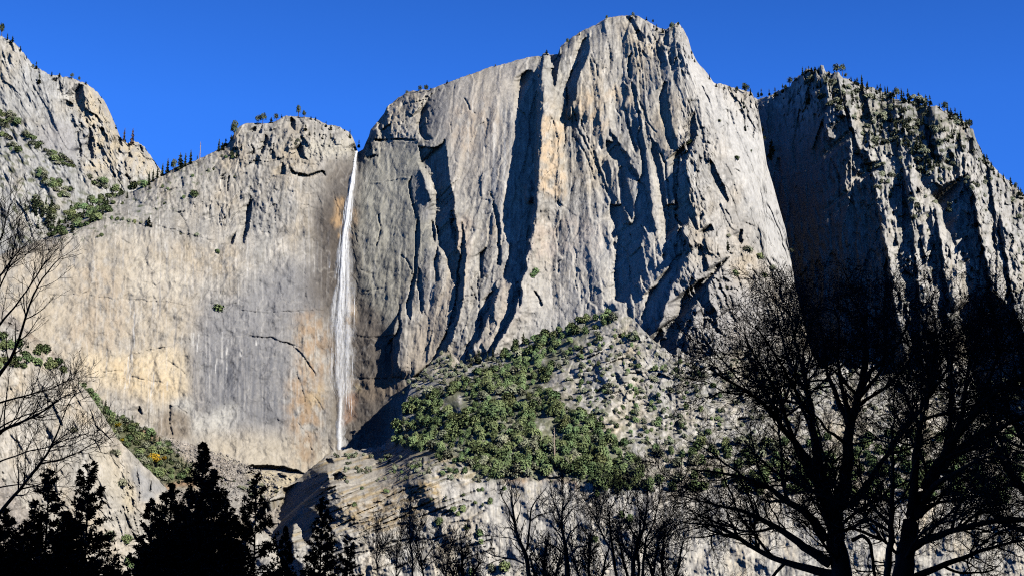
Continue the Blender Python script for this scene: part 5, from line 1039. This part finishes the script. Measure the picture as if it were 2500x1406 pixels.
def bare_tree(name, label, cat, D0, limbs, conv, sc, L1=(26, 150), L2=(15, 75), L3=(10, 36), L4=(11, 17), leaves=0.0, leafy=None, group=None, wander=.35, rs=1.0, spread=.09, rmin=.9, trop=.1, first_ground=True, cap=4.0, boughs=False, bark=None):
    m = D0 / F
    P0, R0 = [], []
    for i, l in enumerate(limbs):
        q = [(a, b_, c_ * rs) for a, b_, c_ in l]; xy = conv([(a, b_) for a, b_, _ in q]); pts = [(xx, yy_, c_ / sc) for (xx, yy_), (_, _, c_) in zip(xy, q)]
        dz = 0 if i == 0 else D0 * spread * rng.uniform(-1, 1)
        P, R = smooth_path(pts, 22, m, D0, dz)
        if i == 0 and first_ground:                       # carry the trunk down to the ground
            b0 = P[0].copy(); b0[2] = -.2; ex = np.stack([b0 + (P[0] - b0) * f for f in (0, .33, .66)]); P = np.concatenate([ex, P])[:22 + 3]; R = np.concatenate([[R[0] * 1.5, R[0] * 1.15, R[0] * 1.05], R])
            P = P[np.round(np.linspace(0, len(P) - 1, 22)).astype(int)]; R = R[np.round(np.linspace(0, len(R) - 1, 22)).astype(int)]
        P0.append(P); R0.append(R)
    P0 = np.array(P0); R0 = np.array(R0)
    root = bpy.data.objects.new(name, None); C.objects.link(root); base = P0[0, 0].copy(); base[2] = 0; root.location = base
    root["label"] = label; root["category"] = cat
    if group: root["group"] = group
    def part(nm, V, Fq, mt):
        o = mesh_obj(nm, V - base, Fq, mt, smooth=True); o.parent = root; return o
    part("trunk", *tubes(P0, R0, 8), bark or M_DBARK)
    if boughs:
        a0 = shoots(P0, R0, m, 46, 210, 10, ang=(.45, 1.05), wander=.26, tropism=.01, t0=.25, rmin=2, cap=5, rr=.6)
        ab = shoots(*a0, m, L1[0], L1[1] * .8, 8, wander=wander, tropism=trop, rmin=rmin * 1.5, cap=cap)
    a = shoots(P0[:], R0, m, L1[0] * (1.8 if boughs else 1), L1[1], 8, wander=wander, tropism=trop, t0=.3, rmin=rmin * 1.5, cap=cap)
    if boughs: a = (np.concatenate([a[0], ab[0]]), np.concatenate([a[1], ab[1]]))
    b_ = shoots(*a, m, L2[0], L2[1], 6, wander=wander, tropism=trop, rmin=rmin * 1.15)
    c_ = shoots(*b_, m, L3[0], L3[1], 4, wander=wander * 1.1, tropism=trop, rmin=rmin)
    vs = [tubes(*a, 4), tubes(*b_, 3), tubes(*c_, 3)]
    if boughs: vs.append(tubes(*a0, 5))
    tips = [c_[0][:, -1]]
    if L4:
        e = shoots(*c_, m, L4[0], L4[1], 3, wander=wander, tropism=trop, rmin=rmin * .85); vs.append(tubes(*e, 3)); tips.append(e[0][:, -1])
    V, Fq, o_ = [], [], 0
    for v, f in vs: V.append(v); Fq.append(f + o_); o_ += len(v)
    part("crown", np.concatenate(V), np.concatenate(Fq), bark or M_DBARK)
    if leaves > 0:
        tp = np.concatenate(tips); k = rng.random(len(tp)) < leaves
        if leafy is not None:
            px, py = project(tp); k &= leafy(px, py)
        tp = tp[k] + rng.normal(size=(k.sum(), 3)) * m * 2
        V, Fq = cards(tp, rand_dirs(len(tp)), m * rng.uniform(1.3, 3.0, len(tp)), .6); part("leaves", V, Fq, M_DRY)
    return root

cT = lambda p: cC([(a, b_ + max(0, 520 - b_) * .2) for a, b_ in p])
cJ = lambda p: PL(1150, 1100, 4.167, p)
top_leaf = lambda x, y: (rng.random(len(x)) < np.clip(1.1 - np.hypot((x - 1990) / 330, (y - 760) / 230), .12, 1))
bare_tree("oak_tree", "huge nearly leafless black oak with a thick upright forked trunk and the widest crown", "tree", 62, [
    [(985, 1500, 58), (975, 1406, 56), (955, 1290, 52), (935, 1180, 48), (905, 1080, 42), (885, 1000, 34)],
    [(905, 1080, 34), (870, 960, 30), (855, 860, 26), (845, 740, 22), (825, 640, 16), (800, 520, 11), (780, 420, 8), (760, 300, 5), (745, 220, 3)],
    [(950, 1150, 40), (985, 1020, 36), (990, 900, 32), (1005, 760, 26), (1030, 660, 22), (1060, 560, 16), (1080, 430, 12), (1070, 300, 8), (1040, 200, 5), (1000, 130, 3)],
    [(860, 960, 24), (800, 880, 20), (740, 800, 16), (690, 730, 12), (620, 660, 9), (540, 600, 7), (460, 560, 5), (400, 520, 3)],
    [(880, 1040, 22), (820, 940, 18), (770, 860, 14), (735, 740, 12), (700, 640, 10), (660, 560, 7), (600, 470, 5), (560, 370, 3)],
    [(900, 1250, 26), (840, 1150, 22), (760, 1100, 18), (690, 1050, 15), (610, 1000, 12), (520, 980, 8), (430, 960, 6), (330, 950, 4)],
    [(920, 1350, 30), (830, 1290, 24), (740, 1230, 18), (660, 1180, 14), (560, 1130, 11), (470, 1110, 8), (380, 1090, 5), (280, 1060, 3)],
    [(960, 1406, 30), (880, 1380, 24), (760, 1360, 18), (640, 1310, 14), (540, 1250, 12), (470, 1200, 9), (390, 1180, 6), (300, 1180, 4)],
    [(1010, 1100, 22), (1080, 1010, 18), (1150, 900, 14), (1220, 800, 10), (1290, 720, 8), (1340, 620, 5), (1380, 540, 3)],
    [(1000, 760, 18), (940, 640, 14), (900, 500, 10), (890, 380, 7), (870, 260, 4), (850, 180, 2.5)],
    [(1060, 560, 14), (1150, 470, 10), (1220, 380, 7), (1250, 280, 5), (1260, 180, 3)],
    [(845, 740, 12), (760, 600, 9), (700, 480, 7), (640, 360, 5), (600, 300, 3)], [(825, 640, 11), (760, 520, 8), (720, 400, 6), (700, 280, 4), (690, 200, 2.5)],
    [(1005, 760, 14), (960, 560, 10), (950, 420, 8), (960, 300, 5), (930, 160, 3)], [(1030, 660, 14), (1120, 560, 10), (1160, 420, 7), (1140, 300, 5), (1160, 120, 3)],
    [(1010, 1250, 12), (1050, 1230, 11), (1095, 1260, 10), (1092, 1320, 9), (1110, 1406, 9)], [(1140, 1250, 10), (1110, 1240, 10), (1060, 1215, 8), (1020, 1205, 7), (1000, 1180, 5)]],
    cT, 1.744, leaves=.3, leafy=top_leaf, trop=.02, wander=.4, L1=(13, 120), L2=(12, 70), L3=(10, 34), L4=None, rmin=1.05, rs=.78, cap=2.6, boughs=True)
bare_tree("oak_tree", "leafless black oak leaning right, its thick trunk splitting near the right edge", "tree", 58, [
    [(1225, 1500, 62), (1230, 1406, 58), (1240, 1300, 52), (1260, 1200, 46), (1300, 1090, 40), (1350, 990, 36), (1400, 900, 30)],
    [(1400, 900, 30), (1460, 800, 26), (1520, 720, 20), (1590, 650, 14), (1680, 590, 10), (1744, 560, 8), (1820, 540, 4)],
    [(1390, 920, 26), (1500, 840, 20), (1600, 800, 15), (1700, 740, 10), (1800, 700, 6)],
    [(1260, 1150, 26), (1280, 1000, 24), (1285, 880, 20), (1300, 760, 16), (1340, 640, 12), (1350, 520, 9), (1360, 400, 6), (1400, 290, 4), (1420, 200, 2.5)],
    [(1300, 1090, 20), (1390, 1000, 16), (1480, 950, 12), (1560, 900, 8), (1650, 890, 6), (1744, 950, 4)],
    [(1240, 1300, 26), (1330, 1250, 20), (1420, 1210, 17), (1500, 1200, 14), (1600, 1170, 14), (1700, 1160, 12), (1800, 1170, 9)],
    [(1280, 1406, 22), (1400, 1360, 16), (1520, 1310, 12), (1650, 1270, 8), (1744, 1250, 5)],
    [(1460, 800, 18), (1480, 700, 14), (1500, 560, 10), (1530, 430, 8), (1560, 320, 5), (1570, 220, 3)],
    [(1165, 1500, 20), (1165, 1406, 20), (1170, 1280, 18), (1185, 1150, 15), (1180, 1000, 10), (1190, 900, 7), (1180, 780, 4)],
    [(1180, 1190, 12), (1120, 1130, 10), (1070, 1070, 8), (1050, 1000, 6), (1040, 900, 4)],
    [(1300, 760, 12), (1240, 650, 9), (1200, 540, 6), (1180, 430, 4), (1160, 300, 3)], [(1520, 720, 14), (1600, 560, 10), (1640, 430, 7), (1680, 320, 5), (1700, 220, 3)],
    [(1340, 640, 9), (1420, 520, 7), (1450, 400, 5), (1480, 300, 3)], [(1400, 900, 14), (1440, 700, 10), (1430, 560, 8), (1440, 420, 5)]],
    cT, 1.744, leaves=.15, trop=.02, wander=.4, L1=(13, 120), L2=(12, 70), L3=(10, 34), L4=None, rmin=1.05, rs=.78, cap=2.6, boughs=True)
bare_tree("oak_tree", "leafless black oak whose crown comes in from beyond the right edge", "tree", 66, [
    [(1900, 1500, 50), (1850, 1200, 40), (1800, 900, 28), (1760, 700, 18), (1740, 500, 10), (1725, 350, 6), (1710, 250, 3)],
    [(1850, 1200, 24), (1760, 1060, 18), (1680, 960, 12), (1620, 840, 8), (1600, 700, 4)], [(1800, 900, 20), (1700, 760, 14), (1650, 620, 9), (1640, 480, 5), (1620, 360, 3)],
    [(1860, 1300, 24), (1760, 1220, 16), (1660, 1180, 10), (1560, 1100, 6)]], cT, 1.744, leaves=.15, trop=.02, wander=.4, L1=(22, 120), L2=(14, 70), L3=(10, 34), L4=None, rmin=1.05, rs=.78, cap=2.6, boughs=True)
bare_tree("oak_tree", "dense many-stemmed bare tree just left of the big forked oak", "tree", 78, [
    [(1640, 1400, 40), (1645, 1300, 40), (1650, 1100, 36), (1700, 900, 30), (1760, 780, 20), (1790, 600, 14), (1800, 400, 8), (1780, 250, 4)],
    [(1740, 1300, 26), (1760, 1100, 22), (1780, 900, 18), (1850, 740, 12), (1900, 560, 8), (1950, 350, 4)],
    [(1480, 1300, 26), (1450, 1100, 24), (1430, 900, 20), (1410, 750, 14), (1400, 620, 11), (1440, 540, 9), (1500, 450, 5), (1520, 350, 3)],
    [(1480, 1250, 22), (1420, 1000, 18), (1330, 840, 14), (1290, 740, 12), (1250, 650, 9), (1190, 560, 6), (1150, 480, 3)], [(1290, 740, 8), (1340, 540, 6), (1390, 440, 4), (1430, 380, 2.5)],
    [(1700, 900, 18), (1600, 760, 12), (1540, 640, 8), (1600, 500, 5), (1640, 380, 3)], [(1650, 1100, 16), (1560, 960, 12), (1500, 800, 8), (1460, 700, 5)], [(1760, 1000, 18), (1860, 860, 12), (1960, 740, 8), (2060, 640, 5), (2120, 560, 3)], [(1760, 1100, 14), (1900, 1020, 10), (2020, 960, 6), (2150, 930, 4)]],
    cJ, 4.167, leaves=.25, wander=.3, L1=(13, 92), L2=(10, 48), L3=(8, 24), L4=None, rmin=.95, rs=.6, cap=1.8)
bare_tree("bare_tree", "bare tree with leaning trunk and one long low branch reaching left over pale cliff", "tree", 82, [
    [(620, 1450, 34), (590, 1275, 32), (560, 1080, 30), (510, 950, 26), (460, 820, 22), (430, 700, 18), (420, 560, 14), (400, 450, 9), (420, 350, 5)],
    [(570, 1000, 16), (585, 850, 14), (600, 720, 12), (620, 560, 10), (660, 500, 8), (720, 420, 5), (770, 360, 3)], [(600, 720, 9), (680, 650, 8), (760, 630, 6), (850, 620, 3)],
    [(540, 1150, 14), (440, 1100, 12), (340, 1080, 10), (220, 1060, 8), (120, 1000, 5), (20, 970, 3)], [(430, 700, 10), (360, 540, 8), (300, 440, 6), (280, 330, 4), (270, 250, 3)],
    [(460, 820, 8), (400, 780, 6), (350, 770, 5), (320, 820, 3)], [(470, 920, 8), (380, 880, 6), (250, 870, 4), (130, 860, 3)], [(430, 600, 8), (470, 450, 5), (440, 330, 3)], [(440, 1110, 8), (330, 1090, 7), (200, 1130, 5), (120, 1200, 4)]],
    cJ, 4.167, wander=.22, L1=(19, 62), L2=(15, 30), L3=(13, 16), L4=None, rmin=.95, rs=.72, cap=1.6, bark=M_BBARK)
bare_tree("bare_tree", "upright bare tree with an even narrow crown, right of the leaning bare tree", "tree", 84, [
    [(990, 1450, 44), (985, 1275, 40), (975, 1100, 34), (950, 950, 26), (920, 820, 18), (910, 700, 14), (930, 600, 10), (940, 500, 7), (920, 380, 5), (915, 280, 3)],
    [(950, 950, 14), (1000, 830, 10), (1060, 780, 7), (1120, 700, 4)], [(910, 700, 10), (870, 560, 7), (840, 480, 5), (800, 420, 3)], [(930, 900, 12), (860, 800, 8), (780, 700, 5), (700, 640, 3)], [(990, 1100, 16), (1080, 980, 10), (1180, 960, 6)],
    [(930, 600, 8), (980, 520, 6), (1010, 440, 4), (1020, 380, 2.5)], [(900, 800, 10), (1000, 620, 7), (1060, 560, 4), (1100, 560, 3)], [(960, 1050, 14), (840, 960, 9), (740, 930, 6), (640, 960, 4)]],
    cJ, 4.167, wander=.25, L1=(12, 68), L2=(11, 34), L3=(10, 18), L4=None, rmin=.95, rs=.72, cap=1.6, bark=M_BBARK)
SM = [("upright bare tree, tallest of the bare trees right of the last pine", [[(590, 1250, 16), (575, 1128, 15), (570, 950, 12), (560, 850, 9), (550, 750, 6), (555, 620, 3)], [(572, 980, 9), (520, 880, 6), (500, 780, 4), (490, 700, 2)], [(565, 900, 8), (620, 800, 5), (650, 700, 3)]]),
      ("bare tree with ascending branches, right beside the tallest small bare tree", [[(660, 1250, 14), (640, 1050, 12), (610, 950, 9), (590, 850, 6), (640, 760, 4)], [(640, 1050, 9), (700, 950, 7), (740, 860, 4), (780, 790, 2)], [(650, 1080, 8), (740, 1010, 6), (830, 930, 3)]]),
      ("slender bare tree nearest the pines", [[(330, 1250, 9), (335, 1000, 7), (340, 850, 4), (345, 780, 2)], [(335, 1050, 6), (290, 940, 4), (270, 860, 2)], [(335, 1000, 5), (390, 900, 3), (400, 840, 2)]]),
      ("fine-twigged bare tree at the right end of the small bare trees", [[(800, 1250, 12), (810, 1050, 9), (830, 950, 6), (870, 850, 3)], [(808, 1080, 8), (880, 990, 5), (920, 900, 3), (940, 830, 2)], [(805, 1100, 7), (760, 980, 5), (770, 900, 3)]]),
      ("small bare tree with drooping side twigs between two taller bare trees", [[(460, 1250, 10), (470, 1050, 8), (460, 950, 5), (480, 870, 3)], [(465, 1080, 6), (420, 980, 4), (400, 900, 2)]])]
for k, (lab, lm) in enumerate(SM):
    bare_tree("bare_tree", lab, "tree", 96 + 3 * k, lm, cH, 2.778, wander=.2, L1=(10, 62), L2=(11, 30), L3=(10, 15), L4=None, rmin=.8, trop=.16, rs=.45, cap=1.1, bark=M_BBARK)
UND = [(1130, 1350, 70), (1330, 1330, 65), (1440, 1300, 80), (1560, 1270, 90), (1620, 1300, 80)]
for k, (x, y, w_) in enumerate(UND):
    bare_tree("thicket", "low tangled bare bush at the foot of the bare trees", "bush", 100 + 2 * k, [[(x, 1500, 6), (x, 1430, 5), (x - 4, (1430 + y) / 2, 5), (x + 3, y, 2)], [(x + 4, 1470, 4), (x + w_ * .4, 1400, 5), (x + w_ * .6, y + 20, 2)], [(x - 4, 1470, 4), (x - w_ * .35, 1400, 5), (x - w_ * .6, y + 25, 2)]],
              lambda p: p, 1.0, wander=.4, L1=(7, 60), L2=(8, 34), L3=(8, 18), L4=None, rmin=.95, leaves=.25, rs=.7, cap=1.4, group="low bare bushes along the bottom")
ND = [("f", [(-120, 1500, 26), (0, 1290, 15), (60, 1260, 12), (160, 1230, 9), (260, 1170, 7), (340, 1110, 5), (440, 1060, 3)]), ("f", [(-200, 1300, 24), (0, 965, 14), (60, 900, 12), (120, 740, 10), (150, 600, 8), (200, 480, 6), (280, 370, 5), (350, 300, 3)]),
      ("f", [(-150, 900, 16), (0, 680, 9), (80, 590, 7), (180, 450, 5), (260, 330, 4), (330, 250, 3)]), ("f", [(-160, 700, 12), (0, 480, 7), (60, 340, 5), (90, 200, 4), (110, 80, 3)]), ("f", [(-160, 450, 10), (-20, 250, 6), (30, 120, 4), (60, 0, 3), (90, -40, 2)]),
      ("f", [(-200, 1180, 14), (0, 1130, 8), (150, 1090, 6), (260, 1060, 5), (400, 1000, 3)]), ("g", [(-150, 900, 30), (0, 700, 17), (130, 540, 14), (270, 370, 11), (350, 250, 9), (390, 150, 7), (430, 40, 5), (470, -60, 4), (520, -120, 3)]),
      ("g", [(270, 370, 7), (420, 330, 5), (550, 280, 4), (680, 200, 3)]), ("g", [(-100, 420, 10), (0, 350, 8), (150, 290, 6), (300, 260, 5), (450, 200, 4), (600, 160, 3)]), ("g", [(-100, 200, 10), (0, 120, 8), (120, 50, 6), (260, 10, 5), (400, -60, 3)]),
      ("g", [(350, 250, 5), (480, 240, 4), (600, 180, 3), (740, 100, 2)]), ("g", [(-100, 560, 9), (0, 520, 7), (180, 500, 5), (300, 520, 4), (450, 520, 2)]), ("f", [(-100, 560, 8), (0, 400, 6), (80, 300, 5), (170, 200, 3), (210, 120, 2)])]
lim = [[(-260, 1700, 34), (-230, 1500, 32), (-220, 1300, 28), (-200, 1100, 22), (-180, 900, 16), (-170, 700, 10)]]
for k, l in ND:
    fn, s_ = (cF, 2.343) if k == "f" else (cG, 2.778)
    q = fn([(a, b_) for a, b_, _ in l]); lim.append([(a, b_, r / s_) for (a, b_), (_, _, r) in zip(q, l)])
bare_tree("bare_tree", "bare tree at the left edge with long thin branches sweeping up to the right", "tree", 34, lim, lambda p: p, 1.0, wander=.16, L1=(15, 120), L2=(15, 62), L3=(14, 26), L4=None, rmin=1.0, trop=.08, spread=.06, rs=.75, cap=2.0)

# ---- pines
def pine_proto(seed, nb=120, width=.16, gap=.1, crown0=.12):
    g = np.random.default_rng(seed)
    P, R, tuf = [], [], []
    for i in range(nb):
        t = (i + g.random()) / nb; z = crown0 + (1 - crown0) * t ** .92
        if g.random() < gap: continue
        L_ = width * ((1 - t) ** .72 * (.78 + .36 * g.random()) + .035) * (.75 + .25 * min(1, t / .12)); a = g.random() * 6.283
        el = -.05 + .8 * t; pts = []; d = np.array([math.cos(a) * math.cos(el), math.sin(a) * math.cos(el), math.sin(el) * .6 - .15])
        p = np.array([0, 0, z])
        for k in range(6): pts.append(p.copy()); d = d + g.normal(size=3) * .12 + (0, 0, .09); d /= np.linalg.norm(d); p = p + d * L_ / 5
        pts = np.array(pts); P.append(pts); R.append(np.linspace(.003, .0009, 6) * (.6 + 1.2 * (1 - t)))
        nt_ = max(5, int(L_ / .0062))
        for q in range(nt_):
            u = (.25 + .75 * g.random() ** .8) * 5; k = min(int(u), 4); f = u - k
            tuf.append(pts[k] * (1 - f) + pts[k + 1] * f + g.normal(size=3) * L_ * .055)
    tuf = np.array(tuf); n = len(tuf); per = 12
    c = np.repeat(tuf, per, 0); d = g.normal(size=(n * per, 3)); d[:, 2] += .35; d /= np.linalg.norm(d, axis=1, keepdims=True); l = g.uniform(.008, .016, (n * per, 1)) ; e = np.cross(d, g.normal(size=(n * per, 3))); e /= np.linalg.norm(e, axis=1, keepdims=True) + 1e-9
    V = np.stack([c, c + d * l * .5 + e * l * .2, c + d * l, c + d * l * .5 - e * l * .2], 1).reshape(-1, 3)
    tz = np.linspace(-.01, 1, 16); tr_ = np.stack([np.sin(tz * 7) * .003, np.cos(tz * 5) * .003, tz], 1)[None]
    T = tubes(tr_, (np.interp(tz, [0, 1], [.011, .0012]))[None], 7); B = tubes(np.array(P), np.array(R), 3)
    out_ = []
    o = mesh_obj("trunk", *T, M_DBARK); C.objects.unlink(o); out_.append(("trunk", o.data))
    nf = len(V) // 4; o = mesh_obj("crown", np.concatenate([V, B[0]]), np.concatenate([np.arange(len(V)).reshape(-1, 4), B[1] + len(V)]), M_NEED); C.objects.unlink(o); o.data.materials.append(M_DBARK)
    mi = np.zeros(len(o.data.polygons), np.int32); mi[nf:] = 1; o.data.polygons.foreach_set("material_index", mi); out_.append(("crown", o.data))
    return out_
PINES = [pine_proto(1, 190, .23, .05), pine_proto(2, 170, .2, .08), pine_proto(3, 200, .17, .04), pine_proto(4, 150, .24, .12)]
def pine(x, ytop, D0, kind, label, wide=1.0, group=None):
    P = world(x, ytop, D0); h = P[2]; root = bpy.data.objects.new("pine_tree", None); C.objects.link(root)
    root.location = (P[0], P[1], -.1); root.scale = (h * wide, h * wide, h * 1.004); root.rotation_euler = (0, 0, rng.random() * 6.28)
    root["label"] = label; root["category"] = "pine"
    if group: root["group"] = group
    for nm, me in PINES[kind]:
        o = bpy.data.objects.new(nm, me); C.objects.link(o); o.parent = root
PN = [(220, 1128, 112, 3, "dark pine with a full pointed crown, second pine from the left edge", 1.0), (122, 1150, 120, 1, "dark pine behind the bare branches, leftmost tall pine", 1.1), (497, 1086, 150, 2, "tallest dark pine with a narrow spire top, left of the waterfall", 1.0),
      (420, 1184, 128, 0, "broad dark pine left of the tallest pine", 1.05), (374, 1222, 122, 1, "shorter dark pine on the left flank of the broad pine", 1.15), (522, 1150, 140, 0, "full dark pine close against the right side of the tallest pine", 1.05), (462, 1200, 132, 3, "dark pine between the broad pine and the tallest pine", 1.2), (556, 1235, 126, 1, "dark pine at the right foot of the tallest pine", 1.2),
      (628, 1154, 128, 3, "free-standing dark pine with gaps in its crown, below the fall's overhang", .8), (788, 1218, 140, 1, "dark pine below the foot of the waterfall", .85), (850, 1308, 132, 3, "shortest dark pine, right of the one below the waterfall", .8), (698, 1288, 140, 2, "slim dark pine between the two free-standing pines", .8),
      (15, 1245, 104, 0, "dark pine at the left edge under the bare limb", 1.1)]
for x, y, d, k, lab, w_ in PN: pine(x, y, d, k, lab, w_)
for i, x in enumerate([-60, 60, 165, 400, 445, 500, 540, 60, 180, 480, 95, 20, 810]):
    pine(x, 1250 + 45 * rng.random() + (90 if x > 560 else 0) + (30 if i > 6 else 0), 96 + 8 * rng.random(), i % 4, "dark pine crown filling in low down between the taller pines", 1.25, "low pines between the taller ones")
for i, x in enumerate(list(range(-80, 600, 55))):
    pine(x + 20 * rng.random(), 1335 + 35 * rng.random() + (45 if 240 < x < 345 or x > 565 else 0), 82 + 6 * rng.random(), i % 4, "young dark pine along the bottom left", 1.9, "young pines along the bottom")
print("near", time.time() - T0)

# ================================================================== GROUND, VALLEY RIM BEHIND THE CAMERA
gm, nt, out = newmat("meadow"); L = nt.links.new
b = nd(nt, "ShaderNodeBsdfPrincipled"); b.inputs["Roughness"].default_value = .95
n = nd(nt, "ShaderNodeTexNoise"); n.inputs["Scale"].default_value = .15; n.inputs["Detail"].default_value = 8
tc = nd(nt, "ShaderNodeTexCoord"); L(tc.outputs["Object"], n.inputs[0])
cr = nd(nt, "ShaderNodeValToRGB"); cr.color_ramp.elements[0].position = .35; cr.color_ramp.elements[0].color = (.035, .035, .018, 1); cr.color_ramp.elements[1].position = .65; cr.color_ramp.elements[1].color = (.09, .075, .035, 1)
L(n.outputs[0], cr.inputs[0]); L(cr.outputs[0], b.inputs["Base Color"]); L(b.outputs[0], out.inputs[0])
gx, gy = np.meshgrid(np.linspace(-6000, 6000, 121), np.linspace(-6000, 9000, 151))
gz = fbm(gx / 300, gy / 300, 600, 3) * 3 * sstep(150, 500, np.hypot(gx, gy))
idx = np.arange(gx.size).reshape(gx.shape)
F4 = np.stack([idx[:-1, :-1], idx[:-1, 1:], idx[1:, 1:], idx[1:, :-1]], -1).reshape(-1, 4)
o = mesh_obj("ground", np.stack([gx, gy, gz - .3 * sstep(0, 1, np.hypot(gx, gy) / 300)], -1), F4, gm); o["kind"] = "structure"

# opposite side of the valley, whose morning shade lies over the meadow and the near trees
u = np.linspace(-2600, 2600, 131); v = np.linspace(0, 1, 40)
U, Vv = np.meshgrid(u, v)
sd = SUN[:2] / np.linalg.norm(SUN[:2]); pr = np.array([-sd[1], sd[0]])
dist = 380 + 420 * Vv + fbm(U / 260, Vv * 3, 610, 4) * 60
hgt = (np.where(Vv < .75, Vv / .75, 1 + (Vv - .75) * .3) ** 1.2) * (590 + 45 * fbm(U / 400, U * 0, 620, 4))
rx = sd[0] * dist + pr[0] * U; ry = sd[1] * dist + pr[1] * U
idx = np.arange(U.size).reshape(U.shape)
F4 = np.stack([idx[:-1, :-1], idx[:-1, 1:], idx[1:, 1:], idx[1:, :-1]], -1).reshape(-1, 4)
c = np.empty(U.shape + (3,)); c[:] = (.10, .105, .075)
o = mesh_obj("valley_rim", np.stack([rx, ry, hgt - 3], -1), F4, ROCK, c); o["kind"] = "structure"

# ================================================================== LIGHT
sun = bpy.data.lights.new("sun", 'SUN'); so = bpy.data.objects.new("sun", sun); C.objects.link(so)
sun.energy = 5.0; sun.angle = math.radians(.53); sun.color = (1.0, .945, .85)
import mathutils
so.rotation_euler = mathutils.Vector(SUN).to_track_quat('Z', 'Y').to_euler(); so.location = (600, -560, 800)
wd = bpy.data.worlds.new("World"); bpy.context.scene.world = wd; wd.use_nodes = True; nt = wd.node_tree; nt.nodes.clear(); L = nt.links.new
sky = nt.nodes.new("ShaderNodeTexSky"); sky.sky_type = 'NISHITA'; sky.sun_disc = False
sky.sun_elevation = math.asin(SUN[2]); sky.sun_rotation = math.atan2(SUN[0], SUN[1]); sky.altitude = 3000; sky.air_density = 1.0; sky.dust_density = 0.0; sky.ozone_density = 3.0
hs = nt.nodes.new("ShaderNodeHueSaturation"); hs.inputs["Saturation"].default_value = 1.0; hs.inputs["Hue"].default_value = .5; hs.inputs["Value"].default_value = 1
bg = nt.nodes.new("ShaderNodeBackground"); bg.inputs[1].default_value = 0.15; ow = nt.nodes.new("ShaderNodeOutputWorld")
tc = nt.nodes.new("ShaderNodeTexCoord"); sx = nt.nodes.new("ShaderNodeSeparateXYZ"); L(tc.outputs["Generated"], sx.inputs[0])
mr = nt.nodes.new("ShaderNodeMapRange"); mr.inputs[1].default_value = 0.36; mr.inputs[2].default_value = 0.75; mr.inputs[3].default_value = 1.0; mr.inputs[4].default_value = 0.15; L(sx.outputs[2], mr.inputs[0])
my = nt.nodes.new("ShaderNodeMapRange"); my.inputs[1].default_value = -.3; my.inputs[2].default_value = .5; my.inputs[3].default_value = .5; my.inputs[4].default_value = 1; L(sx.outputs[1], my.inputs[0])  # unseen southern sky, dimmed on purpose to deepen the shade on the cliffs
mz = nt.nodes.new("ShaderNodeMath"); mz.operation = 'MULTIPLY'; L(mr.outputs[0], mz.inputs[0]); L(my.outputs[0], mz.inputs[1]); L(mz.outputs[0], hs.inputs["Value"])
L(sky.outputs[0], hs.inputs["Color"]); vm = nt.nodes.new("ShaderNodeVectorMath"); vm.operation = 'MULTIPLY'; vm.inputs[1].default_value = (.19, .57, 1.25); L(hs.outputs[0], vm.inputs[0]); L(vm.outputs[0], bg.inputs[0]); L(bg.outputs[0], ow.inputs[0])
sc = bpy.context.scene
sc.view_settings.view_transform = 'Standard'; sc.view_settings.look = 'None'; sc.view_settings.exposure = 0.4; sc.view_settings.gamma = 1
sc.cycles.use_denoising = False; sc.cycles.filter_width = 1.1
sc.cycles.max_bounces = 4; sc.cycles.diffuse_bounces = 0; sc.cycles.transparent_max_bounces = 16
print("done", time.time() - T0)
